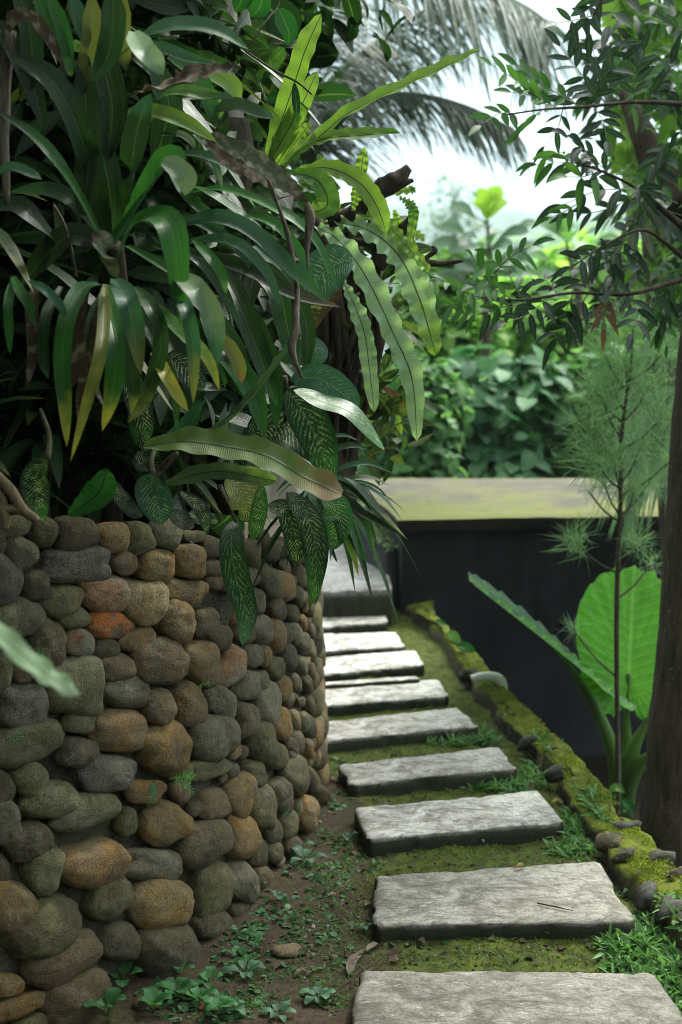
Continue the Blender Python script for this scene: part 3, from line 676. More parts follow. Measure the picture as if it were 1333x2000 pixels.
S2 = """35 195 98 155 -5 D|153 160 132 152 0 M|455 132 220 150 -4 K 3.6|388 45 68 90 0 M|235 240 225 138 -10 M|380 282 275 135 -18 M|45 325 150 190 -15 G|605 203 150 100 -5 B|858 112 172 82 -18 L|875 255 118 130 0 R|970 215 98 192 8 Y|1030 130 82 112 -4 L
690 328 192 165 -8 Y|535 322 72 118 8 L|838 400 235 165 -38 D|1050 262 102 185 -4 L|1130 212 90 142 -4 D|985 375 118 182 -4 T|145 402 190 145 -18 D 3|25 512 88 125 0 D|205 510 142 202 8 M|402 490 272 192 -15 B|645 490 208 124 4 G 3.6|465 615 168 192 20 L
665 643 242 212 -10 T|868 585 140 245 16 L|980 555 112 165 -4 G|1047 440 68 112 0 D|1100 352 88 112 0 D|1160 322 76 120 0 L|1235 285 76 152 0 T|1190 130 88 162 0 L|1180 25 68 82 0 D|1250 145 48 100 0 D|1288 225 44 88 0 D|1292 312 42 88 0 L
1255 395 68 92 0 D|1185 430 90 132 0 D|1110 430 66 92 0 L|1065 535 78 102 0 D|1122 552 68 80 0 L|65 662 215 220 -22 B|205 742 325 215 -32 L|510 798 152 157 0 D|285 862 330 175 -32 R|683 842 245 270 -25 D|882 727 172 152 -12 D|985 692 118 130 0 D
55 965 142 92 0 T|340 1005 315 200 -32 R|110 1048 225 80 -20 B|820 880 130 78 0 D|1060 640 80 60 0 M|20 1085 80 60 0 B|560 520 60 60 0 D|745 200 70 90 0 R|-60 860 140 120 0 B|-60 500 120 160 0 D|-60 260 120 150 0 G|500 1120 160 120 0 D|640 1010 120 60 0 D"""
stones = []
for blk, y0 in ((S1, 950), (S2, 1450)):
    for it in blk.replace('\n', '|').split('|'):
        f = it.split(); x, y, ww, hh, rot = [float(a) for a in f[:5]]; stones.append((x / 2, y0 + y / 2, ww / 2, hh / 2, rot, f[5], float(f[6]) if len(f) > 6 else 2.4))
placed = []
for i, (x, y, ww, hh, rot, c, sq) in enumerate(stones):
    xx = min(x, 640 if y > 1500 else 626); th, z, Y, hit = cyl_hit(xx, y, .04); r_ = math.radians(rot); vec = []
    for L_, ang in ((ww / 2, r_), (hh / 2, r_ + math.pi / 2)):
        dx, dy = L_ * math.cos(ang) * .5, L_ * math.sin(ang) * .5
        s1 = -1 if dx > 0 else 1       # step towards the left of the picture, away from the silhouette
        t2, z2, _, _ = cyl_hit(xx + s1 * dx, y + s1 * dy, .04); v_ = np.array([(t2 - th) * PR, z2 - z]) * 2 * (-1 if s1 < 0 else 1); v_ = v_ if s1 < 0 else v_
        if s1 < 0: pass
        vec.append(v_)
    lim = hh / 2 / F * Y * 1.75
    if x > 440:
        for v_ in vec:
            if abs(v_[0]) > lim: v_[0] *= lim / abs(v_[0])
    A_, B_ = vec[0] * 1.03, vec[1] * 1.03
    placed.append((th * PR, z, max(abs(A_[0]), abs(B_[0])), max(abs(A_[1]), abs(B_[1])), (A_, B_), c, sq, i))
order = sorted(range(len(placed)), key=lambda k: -stones[k][2] * stones[k][3])
# the rest of the wall, out of the photograph's sight: rows of similar stones
rr = random.Random(12); extra = []; u0 = -2.05 * PR
v = .02
while v < 1.35:
    u = u0 + rr.random() * .1
    while u < 1.1 * PR:
        a = rr.uniform(.045, .085); u += a
        th = u / PR; zz = v + rr.uniform(-.015, .015); b = rr.uniform(.042, .058)
        if zz + b < ztop(th) + .03 and not any(abs(u - q[0]) < (a + q[2]) * .86 and abs(zz - q[1]) < (b + q[3]) * .86 for q in placed):
            extra.append((u, zz, a, b, rr.uniform(-.3, .3), rr.choice('GDBTLMDLGR'), 2.5, 900 + len(extra)))
        u += a * .95
    v += .098
# small fillers in the gaps of the visible part
for _ in range(2600):
    u = rr.uniform(-1.25 * PR, .2 * PR); zz = rr.uniform(0, 1.05); a = rr.uniform(.018, .035); b = a * rr.uniform(.7, 1.1)
    if zz + b < ztop(u / PR) - .01 and not any(((u - q[0]) / (q[2] + a * .8)) ** 2 + ((zz - q[1]) / (q[3] + b * .8)) ** 2 < 1 for q in placed + extra): extra.append((u, zz, a, b, 0, rr.choice('DDLBG'), 2.4, 2000 + len(extra)))
def put_stone(mb, S, seg, rings):
    u, z, a, b, rot, c, sq, i = S; rq = random.Random(i * 13 + 5); th = u / PR
    er = np.array([math.cos(th), math.sin(th), 0]); et = np.array([-math.sin(th), math.cos(th), 0]); ez = np.array([0, 0, 1.0])
    dep = min(a, b) * rq.uniform(.68, .85); k = rq.uniform(.82, 1.12)
    if isinstance(rot, tuple): ax, ay = et * rot[0][0] + ez * rot[0][1], et * rot[1][0] + ez * rot[1][1]
    else: ax = (et * math.cos(rot) + ez * math.sin(rot)) * a; ay = (-et * math.sin(rot) + ez * math.cos(rot)) * b
    if np.dot(np.cross(ax, ay), er) < 0: ay = -ay
    cen = np.array([PC[0], PC[1], 0]) + er * (surf_r(z) - dep * .34 + .012) + ez * z
    c1, c2 = CLR[c]; wm = np.array([1.66, 1.6, 1.38]); c1 = np.array(c1) * wm; c2 = np.array(c2) * wm
    pebble(mb, cen, ax, ay, er * dep, np.array(c1) * k, np.array(c2) * k, seg, rings, .085 if sq < 3 else .1, sq, i, .25)
hero = order[:99]
for k in hero:
    mb = MB(); put_stone(mb, placed[k], 40, 22); mb.build('stone', M['stone'], pl)
mb = MB()
for k in order[99:]: put_stone(mb, placed[k], 20, 11)
for S in extra: put_stone(mb, S, 14, 8)
so_ = mb.build('stone', M['stone'], pl); so_['kind'] = 'stuff'; so_['label'] = 'smaller river stones of the same wall'
# ================================================================== LEFT MASS OF PLANTS
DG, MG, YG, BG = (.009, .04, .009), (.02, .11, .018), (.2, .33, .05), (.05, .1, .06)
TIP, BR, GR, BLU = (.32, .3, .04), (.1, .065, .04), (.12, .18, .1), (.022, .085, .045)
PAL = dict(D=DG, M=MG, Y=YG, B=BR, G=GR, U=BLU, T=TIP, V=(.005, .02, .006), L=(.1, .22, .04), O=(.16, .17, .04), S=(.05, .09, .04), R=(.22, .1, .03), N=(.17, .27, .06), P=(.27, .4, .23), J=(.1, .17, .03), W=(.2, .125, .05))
def parse(block):
    out = []
    for ln in block.strip().split('\n'):
        ln = ln.split('#')[0].strip()
        if not ln: continue
        h, pts = ln.split(':'); h = h.split(); pts = [tuple(float(q) for q in p.split(',')) for p in pts.split()]
        out.append((h[0], float(h[1]), h[2], [float(a) for a in h[3:]], pts))
    return out
def px_leaves(root, block, matname, d0, prof=w_strap, part='leaf', **kw):
    """each line: colour letters, width in px, depth, optional roll/fold : points"""
    for c, wd, dep, ex, pts in parse(block):
        dep = float(dep); p3 = []
        for i, q in enumerate(pts):
            p3.append(P(q[0], q[1], dep + (q[2] if len(q) > 2 else 0)))
        mb = MB(); k = R_.uniform(.85, 1.15)
        ca = np.array(PAL[c[0]]) * k; cb = np.array(PAL[c[1]]) if len(c) > 1 else ca * .9
        kk = dict(kw); 
        if ex: kk['roll'] = ex[0]
        if len(ex) > 1: kk['fold'] = ex[1]
        strip(mb, p3, wd * (.86 if matname == 'strap' else 1) / 2 / F * dep, ca, cb, prof=prof, **kk)
        mb.build(part, M[matname], root)
def rosette(mb, root, n, L, wd, c1, c2, tip=None, el=(20, 80), az=(0, 360), droop=.8, prof=w_strap, seed=1, nn=10, fold=.3, wave=0, nv=3, lv=.25):
    rq = random.Random(seed)
    for i in range(n):
        a = math.radians(az[0] + (az[1] - az[0]) * (i + rq.uniform(-.4, .4)) / n); e = math.radians(rq.uniform(*el)); l = L * rq.uniform(1 - lv, 1 + lv)
        h = np.array([math.sin(a), math.cos(a), 0]); up = np.array([0, 0, 1.0]); dr = droop * rq.uniform(.6, 1.4)
        pts = [root + h * (math.cos(e) * l * t) + up * (math.sin(e) * l * t - dr * l * t * t * (.4 + .6 * math.cos(e))) for t in (0, .25, .5, .75, 1)]
        f = rq.random(); ca = np.array(c1) * (1 - f) + np.array(c2) * f; cb = ca if tip is None or rq.random() < .4 else np.array(tip)
        strip(mb, pts, wd * rq.uniform(.8, 1.2), ca, cb, prof=prof, fold=fold, n=nn, nv=nv, seed=rq.random(), face=.1, wave=wave, roll=rq.uniform(-.3, .3))
G1 = 'broad strap leaved plants crowding the stone planter'
# --- A: near crown, broad glossy leaves
ta = thing('strap_leaf_plant', P(220, 600, 2.75), 'dark broad leaved plant, upper left, one bright glossy leaf hanging from its crown', 'plant', G1)
px_leaves(ta, """
MM 66 2.45 : 232,500,.2 262,440,.1 305,422 335,445,-.05 348,530,-.05 352,636,-.03
MM 96 2.5 .15 .5 : 222,485,.2 255,430,.1 300,360 335,320,-.05 355,335,-.08
GG 50 2.4 : 318,315 345,328 365,350 362,382
DV 56 2.55 : 212,490,.2 190,380,.1 150,240 105,160 55,125 18,108
MD 30 2.4 : 205,480,.2 170,410,.1 120,325 62,260 -5,218
DM 44 2.6 : 205,470,.1 150,400 100,372 25,372
DU 58 2.5 : 250,400,.1 256,330 272,240 296,182
DD 60 2.7 : 215,480,.1 215,380 200,300 160,180
OV 46 2.6 : 180,0 182,60 172,130 150,200
VV 60 2.6 : 160,420 175,300 168,200 165,90
UG 24 2.3 : -5,338 25,326 60,338 82,350
VD 50 2.65 : 120,480,.1 70,430 30,400 -20,410
VD 60 2.7 : 200,480 140,460 90,500 40,560
""", 'strap', 2.5)
px_leaves(ta, """
GB 46 2.42 : 222,540,.1 206,500 198,470 180,455
""", 'dead', 2.5)
mb = MB(); tube(mb, [P(220, 620, 2.85), P(222, 540, 2.75), P(222, 480, 2.7)], [.03, .028, .022], 8, 10, lump=.2); mb.build('stem', M['darkbark'], ta)
# --- yellow tipped leaves hanging below
tb = thing('strap_leaf_plant', P(205, 560, 2.75), 'plant with long hanging straps fading to yellow at their tips, left side above the stones', 'plant', G1)
px_leaves(tb, """
MT 40 2.45 : 195,555,.2 160,565,.08 133,620 122,700 128,800 131,874
OT 30 2.42 : 205,560,.2 204,610,.1 197,690 170,790 138,902
MT 46 2.45 : 210,556,.2 212,600,.1 226,680 220,770 200,842
UO 50 2.4 : 225,545,.2 245,580 262,640 276,732
DO 36 2.45 : 265,560,.2 295,600 315,670 285,780 250,826
LT 34 2.5 : 262,585,.2 310,610 355,650 405,700 430,764
GU 56 2.35 : 340,530,.2 375,560 405,600 420,650 426,714
UO 34 2.38 : 340,560,.2 362,600 378,680 378,788
TT 32 2.45 : 300,690,.2 318,722 342,765 368,804
MM 22 2.5 : 30,540,.1 17,590 18,640 20,692
MM 26 2.5 : 25,540,.1 42,575 58,600 63,634
UU 24 2.45 : 58,548,.1 85,565 112,590 132,624
DT 20 2.55 : 200,570,.1 175,640 188,720 190,770
DO 30 2.6 : 230,560,.1 250,680 262,760 258,820
DM 26 2.6 : 120,560,.1 90,620 85,700 95,740
DM 26 2.6 : 240,580,.1 300,660 340,760 345,840
""", 'strap', 2.5, fold=.35)
px_leaves(tb, """
BB 26 2.6 : 70,560 62,600 66,680 52,760
BB 34 2.6 : 170,560 150,620 152,700 140,760
BB 20 2.5 : 185,620 176,690 160,760 152,830
""", 'dead', 2.5)
# --- right arching straps
tc_ = thing('strap_leaf_plant', P(330, 600, 3.0), 'glossy narrow strap leaves arching to the right across the middle of the plant mass', 'plant', G1)
px_leaves(tc_, """
MM 30 2.75 .3 : 360,380,.2 440,370,.1 545,412 615,468 662,570
UM 40 2.7 : 325,450,.1 420,425 500,458 575,532 640,590
UU 28 2.65 : 350,475,.1 450,470 518,528 550,604
VB 38 2.75 : 360,490,.1 480,525 570,572 666,600
MG 34 2.75 .5 : 350,360,.2 400,375 470,420 545,485
UG 24 2.8 : 330,300,.1 395,303 440,320 472,345
GU 18 2.8 : 310,262 350,262 372,275 382,292
UG 22 2.85 : 380,262,.1 405,285 420,320 436,372
MU 26 2.8 : 330,330,.1 372,390 420,430 440,470
UU 26 2.75 : 340,420,.1 400,440 460,480 500,540
ML 26 2.6 : 380,470,.1 408,500 432,535 443,575
DM 50 2.95 : 430,520,.1 470,600 512,705 542,795
DD 58 3.0 : 470,500,.1 540,560 562,640 575,720
MM 54 2.9 : 400,620,.1 450,700 495,770 518,855
DM 44 3.0 : 440,560,.1 500,640 535,740 540,840
DV 40 3.1 : 500,480,.1 560,540 600,640 596,740
DM 36 2.9 : 350,560,.1 420,620 470,700 480,800
DM 30 2.9 : 420,660,.1 440,690 455,740 468,770
OR 34 2.75 : 432,655 455,690 468,720 472,748
DM 40 3.0 : 300,500,.1 380,560 430,660 440,760
DU 30 2.9 : 300,480,.1 380,500 430,560 470,640
MM 24 2.8 : 250,480,.1 320,520 380,560 420,640
VD 40 3.0 : 280,620,.1 340,680 380,780 370,860
UD 28 2.95 : 240,700 262,740 280,780 275,820
MD 22 2.9 : 240,720 255,780 262,830 268,870
MU 24 2.85 : 480,420,.1 540,440 590,500 612,560
""", 'strap', 2.8, fold=.35, nv=5)
# --- upper leaves
td = thing('strap_leaf_plant', P(250, 350, 2.9), 'top left plant whose wide glossy leaf arches right in front of the pale trunk', 'plant', G1)
px_leaves(td, """
UM 50 2.5 .25 .3 : 235,110,.1 300,62 370,50 430,62 488,98
UM 30 2.6 : 270,100 320,96 365,112 420,124
PG 54 2.4 : 262,62,.1 278,95 300,120 318,146
MU 28 2.7 : 310,200,.1 345,188 390,188 455,190
LM 34 2.7 : 300,195,.1 350,178 400,185 440,185
DU 34 2.9 : 420,215 460,205 500,218 536,232
YY 44 2.95 : 405,140 430,152 455,170 468,198
YL 32 2.95 : 385,165 405,185 425,210 430,232
YY 40 2.7 : 226,232,.1 290,218 360,238 425,278
ML 42 2.6 : 70,-10 100,50 118,90 135,125
MD 34 2.6 : 96,-10 120,50 130,90 140,140
UG 36 2.6 : 140,-10 155,35 165,65 172,95
DU 54 2.55 : 220,-20 222,50 210,110 180,160
OV 40 2.6 : 240,-10 238,50 240,100 246,140
DD 50 2.6 : 30,-30 60,60 60,140 40,200
VD 50 2.6 : -20,40 20,80 60,160 90,260
LL 26 2.7 : 125,110 145,90 155,95 160,90
ML 18 2.5 : 128,110 134,130 140,150
VV 70 2.7 : 190,100 210,160 220,220 210,320
DV 60 2.8 : 300,120 330,200 320,260 300,330
MD 40 2.9 : 330,110 380,140 410,200 420,250
""", 'strap', 2.5, fold=.3)
px_leaves(td, """
BV 56 2.62 .4 : 262,185,.1 330,165 400,142 478,130
BB 28 2.5 : 15,60 30,32 62,35 95,75 122,128
GB 40 2.65 : 425,278 480,300 540,345 603,398
BG 62 2.72 : 400,268 470,312 530,345 585,372
""", 'dead', 2.5, nv=5, wave=.25)
mb = MB()
for pts, r in (([P(600, 396, 2.68), P(606, 430, 2.68), P(600, 480, 2.68), P(602, 525, 2.68)], [.006, .009, .006, .002]),
               ([P(520, 340, 2.7), P(560, 450, 2.72), P(580, 560, 2.72), P(578, 640, 2.72)], [.003, .005, .005, .008]),
               ([P(580, 560, 2.72), P(578, 640, 2.7), P(570, 680, 2.7), P(590, 740, 2.7)], [.004, .007, .008, .002]),
               ([P(20, 60, 2.6), P(8, 200, 2.6), P(14, 400, 2.6)], [.012, .011, .006]), ([P(170, 60, 2.7), P(165, 160, 2.7), P(168, 260, 2.7)], [.004, .006, .004]),
               ([P(105, 400, 2.7), P(130, 450, 2.7), P(150, 540, 2.7)], [.003, .004, .003])):
    mb = MB(); tube(mb, pts, r, 22, 7, lump=.35); mb.build('withered_stalk', M['deadwood'], td)
# --- bird's nest fern 1 (upright, bright)
GF = 'nest ferns'
tf = thing('nest_fern', P(550, 330, 3.5), 'bright nest fern with upright dark ribbed fronds, one reaching right against the sky', 'fern', GF)
px_leaves(tf, """
YN 42 3.45 .2 : 518,322 545,250 575,165 598,95 628,28
YN 32 3.5 -.2 : 535,322 560,270 590,205 620,140
YN 38 3.4 .5 : 552,328 610,280 680,222 780,172 870,130 938,98
NL 34 3.4 .3 : 548,330 590,290 640,270 700,265 782,258
YN 22 3.5 : 545,325 568,290 590,262 608,240
NY 34 3.45 : 525,320 548,280 570,240 585,200
""", 'fern', 3.4, prof=w_nest, part='frond', fold=.35, wave=.14, wfreq=7, n=34, nv=7, jag=.05)
px_leaves(tf, """
YY 40 3.5 : 570,335 640,328 700,355 735,400 755,455
LN 46 3.45 : 560,335 620,352 640,400 600,420
""", 'fern', 3.4, prof=w_nest, part='frond', fold=.25, wave=.16, n=30, nv=7)
# --- nest fern 2 (drooping wavy)
tg_ = thing('nest_fern', P(700, 430, 3.9), 'nest fern with pale wavy edged fronds hanging down beside the rotting stump', 'fern', GF)
px_leaves(tg_, """
PP 46 3.75 : 610,440,.1 660,468 715,540 768,650 805,740 815,862
PN 54 3.85 : 650,432,.1 720,450 780,500 822,590 852,695
PP 32 3.7 : 665,540 690,590 712,650 722,720 732,806
YN 24 3.9 : 690,412 702,360 712,288
YN 20 3.9 : 665,412 645,370 622,300
YN 18 3.95 : 650,400 640,350 655,320
YN 20 3.95 : 705,415 730,380 765,355
YL 18 4.0 : 715,415 745,380 800,372 812,368
YN 26 3.85 : 690,420,.1 745,430 790,475 840,530
YY 22 4.0 : 770,410 780,440 800,470 812,470
YN 20 4.1 : 725,440 770,455 800,452 832,470
LN 20 3.9 : 780,385 800,400 808,420 800,480
""", 'fern', 3.7, prof=w_nest, part='frond', fold=.22, wave=.46, wfreq=10, n=48, nv=7, jag=.1)
# --- low fern frond across the wall top
th_ = thing('nest_fern', P(290, 880, 2.9), 'nest fern low on the planter, its wide brown tipped frond stretched over the stones', 'fern', GF)
px_leaves(th_, """
JW 66 2.75 .1 .2 : 282,872 360,862 440,872 520,890 600,935 668,966
SN 34 2.8 -.3 : 325,945 390,925 450,922 540,940
""", 'fern', 2.8, prof=lambda t: min(1, .25 + t / .3) * (1 - max(0, (t - .85) / .15) ** 3) ** .6 if t < 1 else .3, part='frond', wave=.12, wfreq=6, n=44, nv=7, jag=.05)
px_leaves(th_, """
SU 44 2.85 .9 .4 : 340,860 430,835 500,770 560,690 582,655
MM 60 2.8 .2 : 208,915 200,950 180,975 132,1008
UV 26 2.9 : 300,880 370,820 400,760
""", 'fern', 2.8, prof=w_ell, part='frond', wave=.12, n=26, nv=7)
mb = MB(); tube(mb, [P(280, 955, 2.95), P(320, 910, 2.9), P(345, 885, 2.85)], [.008, .009, .006], 8, 7, lump=.2); mb.build('stalk', M['deadwood'], th_); mb = MB(); tube(mb, [P(582, 655, 2.85), P(578, 620, 2.83), P(570, 560, 2.8)], [.01, .006, .004], 8, 7, lump=.3); mb.build('stalk', M['deadwood'], th_)
# --- dumb canes
GD = 'variegated dumb canes on the planter'
def cane(loc, label, block, stems, bm='vari'):
    r = thing('dumb_cane', loc, label, 'plant', GD)
    px_leaves(r, block, bm, 3, prof=w_ell, fold=.12, wave=.05, wfreq=2, n=22, nv=9)
    for s in stems:
        mb = MB(); tube(mb, [P(*q) for q in s], [.008, .006, .004], 10, 8); mb.build('stalk', M['twig'], r)
cane(P(610, 760, 3.3), 'dumb cane with a large pale feathered leaf drooping right below the dead stalk', """
UU 62 3.05 -.3 .1 : 568,742 620,738 672,770 700,800
MM 62 3.0 .5 .1 : 572,762 630,785 690,810 752,880
DM 80 3.1 : 560,760 590,800 625,870 648,945
DD 100 3.15 : 480,845 540,830 590,850 640,910
""", [[(575, 745, 3.1), (560, 760, 3.15), (555, 850, 3.2)], [(555, 735, 3.1), (562, 790, 3.12), (552, 850, 3.2)]])
cane(P(620, 640, 3.5), 'dumb cane whose broad veined leaf shows just left of the hanging fern fronds', """
BU 110 3.35 : 560,650 580,610 625,560 668,492
UU 100 3.3 : 690,500 650,520 600,560 545,600
UU 50 3.3 : 575,700 600,680 620,690 610,720
""", [[(600, 600, 3.4), (610, 680, 3.5), (600, 760, 3.5)]])
cane(P(480, 1010, 3.15), 'dumb cane with a long speckled leaf hanging straight down over the stones', """
DM 56 3.06 .1 .15 : 462,1015,.05 452,1060 462,1130 482,1200 474,1262,-.03
OS 70 3.1 : 440,935 470,960 485,995 470,1015
MD 34 3.05 : 512,945 508,990 500,1030 492,1056
DM 56 3.15 : 560,960 600,1010 618,1080 612,1180
UD 40 3.2 : 600,960 640,1000 665,1010 668,1060
MU 60 3.2 : 630,960 655,990 660,1030 650,1075
DD 50 3.15 : 520,990 560,1000 580,1060 575,1100
""", [[(430, 950, 3.15), (445, 985, 3.1), (462, 1020, 3.08)]])
cane(P(310, 1000, 2.95), 'dumb cane with a speckled leaf resting on the wall top below the fern frond', """
UU 70 2.82 : 300,925 296,955 310,995 318,1024
VD 34 2.85 : 205,925,.05 235,970 262,1000 280,1008
VU 32 2.85 : 352,960 385,985 400,1010 404,1042
VD 34 2.9 : 370,1000 400,1015 430,1020
VD 40 2.9 : 330,1000 360,1018 380,1030
""", [[(300, 930, 2.85), (296, 900, 2.9), (310, 860, 3.0)]])
cane(P(85, 960, 2.8), 'dumb cane with a dark speckled leaf at the left end of the wall top', """
DM 58 2.62 : 92,895 70,930 72,975 84,1022
""", [[(92, 900, 2.65), (96, 850, 2.7), (80, 800, 2.8)]])
cane(P(350, 760, 3.1), 'small speckled dumb cane half hidden in the shade behind the yellow tipped straps', """
VM 60 2.9 : 320,700 350,710 380,740 400,760
VM 50 2.9 : 240,740 262,770 280,820 290,860
VM 40 2.95 : 255,800 275,850 290,880
VM 60 3.1 : 270,880 290,900 310,880
""", [[(340, 740, 3.0), (345, 800, 3.05), (340, 860, 3.1)]])
# --- narrow leaved plant at the right corner of the planter
tn = thing('spider_plant', P(640, 950, 3.6), 'plant of thin arching blades spilling over the right corner of the planter', 'plant')
px_leaves(tn, """
VO 36 3.4 .7 : 640,930 690,950 740,1000 797,1055
VU 20 3.4 : 640,935 690,990 740,1020 790,1048
UU 14 3.45 : 650,925 680,910 720,905 770,925
UU 8 3.45 : 680,940 710,942 740,955 762,978
UU 16 3.4 : 640,920 670,940 700,965 728,1000
DU 14 3.45 : 660,960 700,990 720,1020 738,1062
MY 18 3.4 : 665,970 705,1010 722,1040 733,1098
YT 16 3.4 : 665,1020 680,1060 692,1090 701,1126
MM 14 3.4 : 655,990 685,1030 705,1080 725,1104
DD 14 3.4 : 610,1010 640,1060 660,1100
UU 12 3.4 : 640,1040 665,1050 690,1040
DM 12 3.4 : 660,1000 690,1060 705,1090
UD 40 3.4 : 565,960 600,1020 620,1090 618,1180
OO 26 3.35 : 600,1040 612,1100 610,1150 604,1195
VD 26 3.45 : 560,990 580,1050 585,1090
DM 18 3.5 : 620,900 650,880 690,870 720,880
UG 12 3.5 : 620,900 640,860 670,850 700,860
""", 'strap', 3.4, prof=w_lance, fold=.4, nv=5)
mb = MB(); rosette(mb, P(640, 965, 3.5), 34, .22, .012, DG, BLU, seed=31, el=(-20, 60), droop=1.0, prof=w_lance); mb.build('foliage', M['strap'], tn)
# --- filler plants, each a clump with its own crown, deep in the mass, leaf colour darkened as shade
FL = [(60, 640, 3.3, 40, .62, 'dark clump of straps in the shade at the far left, behind the hanging yellow tips'), (300, 700, 3.35, 44, .62, 'dark clump of straps behind the middle of the plant mass'),
      (120, 330, 3.5, 40, .75, 'dark shaded clump high on the left behind the broad leaves'), (340, 330, 3.6, 44, .7, 'shaded clump of straps below the pale trunk'),
      (480, 640, 3.6, 46, .62, 'clump of long dark straps left of the rotting stump'), (90, 860, 3.2, 36, .5, 'low dark clump just above the left end of the stone wall'),
      (380, 900, 3.35, 40, .45, 'low dark clump behind the long horizontal fern frond'), (560, 860, 3.7, 40, .45, 'dark low clump at the foot of the stump'), (40, 80, 3.3, 36, .8, 'dark leafy clump in the top left corner'),
      (250, 90, 3.7, 40, .8, 'dark clump at the top of the picture left of the pale trunk'), (480, 450, 3.9, 40, .6, 'clump of straps behind the dead hanging leaf'), (230, 900, 3.5, 30, .5, 'dark clump above the wall between the two speckled leaves'),
      (-120, 500, 3.0, 36, .8, 'dark clump at the left edge of the picture, halfway up'), (-150, 900, 2.9, 34, .6, 'dark clump at the left edge just above the wall')]
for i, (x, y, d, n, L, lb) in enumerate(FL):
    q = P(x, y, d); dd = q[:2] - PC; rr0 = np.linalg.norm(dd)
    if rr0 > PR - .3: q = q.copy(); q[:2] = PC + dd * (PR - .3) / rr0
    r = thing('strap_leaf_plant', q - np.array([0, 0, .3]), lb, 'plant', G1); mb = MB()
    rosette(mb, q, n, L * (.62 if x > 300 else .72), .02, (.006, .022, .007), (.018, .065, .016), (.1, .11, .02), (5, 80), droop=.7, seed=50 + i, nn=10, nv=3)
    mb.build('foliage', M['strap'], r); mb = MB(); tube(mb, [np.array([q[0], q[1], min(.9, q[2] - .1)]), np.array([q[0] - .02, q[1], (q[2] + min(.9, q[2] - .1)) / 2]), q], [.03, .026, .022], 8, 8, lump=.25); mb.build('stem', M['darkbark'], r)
# dense bushes added behind the clumps, coloured dark for a shaded backdrop
def leafy(name, blobs, n, size, c1, c2, label, cat, tpl=TPL_BROAD, matn='shrub', group=None, trunk=None, trad=(.05, .02), seed=1, up=.6, kind=None, bark='bark', tip=None, shell=.45, limbs=0, tilt=1.0, upv=None):
    """blobs: list of (centre xyz, radii xyz, weight); leaf-sized faces spread through their volume"""
    rnd = np.random.default_rng(seed); base = np.array(trunk[0]) if trunk is not None else np.array(blobs[0][0]) - np.array([0, 0, blobs[0][1][2]])
    r = thing(name, base, label, cat, group, kind); W = np.array([b[2] if len(b) > 2 else 1 for b in blobs], float); W /= W.sum()
    mb = MB(); L = []; Nn = []
    for b, ww in zip(blobs, W):
        k = int(n * ww); d = rnd.normal(size=(k, 3)); d /= np.linalg.norm(d, axis=1)[:, None]
        rr_ = rnd.random((k, 1)) ** (1 / 3) * (1 - shell) + shell * (0.75 + .35 * rnd.random((k, 1)))
        # uneven outline
        lump = 1 + .28 * np.sin(d[:, :1] * 5 + b[0][0] * 3) * np.cos(d[:, 2:] * 4 + b[0][1]) + .12 * rnd.normal(size=(k, 1))
        L.append(np.array(b[0]) + d * rr_ * lump * np.array(b[1])); Nn.append(d * .5 + np.array([0, 0, up]))
    L = np.vstack(L); Nn = np.vstack(Nn) if upv is None else np.asarray(upv)[None]
    ms_ = rotm(len(L), rnd, up=Nn, tilt=.45 * tilt); sz = size * rnd.uniform(.6, 1.3, len(L)); ca = colr(rnd, len(L), c1, c2)
    scatter(mb, tpl, L, ms_, sz, ca, rnd=rnd); f = mb.build('foliage', M[matn], r)
    if trunk is not None:
        mb = MB(); tube(mb, trunk, list(trad), 14, 9, lump=.15)
        top = np.array(trunk[-1])
        for i in range(limbs):
            tgt = L[rnd.integers(len(L))]; s0 = np.array(trunk[-1]) * (1 - (i % 4) * .12) + np.array(trunk[-2]) * ((i % 4) * .12)
            tube(mb, [s0, (s0 + tgt) / 2 + np.array([0, 0, -.05]), tgt], [trad[-1] * .8, trad[-1] * .2], 7, 5)
        mb.build('trunk', M[bark], r)
    return r
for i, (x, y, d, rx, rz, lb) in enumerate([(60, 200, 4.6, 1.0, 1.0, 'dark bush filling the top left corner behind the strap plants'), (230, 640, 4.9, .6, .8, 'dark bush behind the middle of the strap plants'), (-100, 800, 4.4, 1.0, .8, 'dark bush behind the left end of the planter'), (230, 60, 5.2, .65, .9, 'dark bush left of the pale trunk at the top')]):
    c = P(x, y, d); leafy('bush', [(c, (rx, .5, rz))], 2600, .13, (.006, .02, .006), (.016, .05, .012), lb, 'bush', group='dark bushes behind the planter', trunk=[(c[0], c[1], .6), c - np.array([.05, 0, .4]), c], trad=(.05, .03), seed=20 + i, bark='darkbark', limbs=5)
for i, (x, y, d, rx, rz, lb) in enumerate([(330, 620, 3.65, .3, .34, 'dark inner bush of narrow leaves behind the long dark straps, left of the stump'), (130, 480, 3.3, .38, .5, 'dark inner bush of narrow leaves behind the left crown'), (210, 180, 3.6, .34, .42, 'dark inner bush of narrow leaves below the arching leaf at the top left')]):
    c = P(x, y, d); leafy('bush', [(c, (rx, .22, rz))], 1300, .13, (.006, .02, .006), (.016, .055, .012), lb, 'bush', tpl=TPL_LANCE, matn='strap', group='dark bushes behind the planter', trunk=[(c[0], c[1] + .1, .9), c - np.array([.03, -.05, rz * .6]), c], trad=(.03, .015), seed=220 + i, bark='darkbark', limbs=4, tilt=1.3)  # added to fill gaps between the straps with darkness
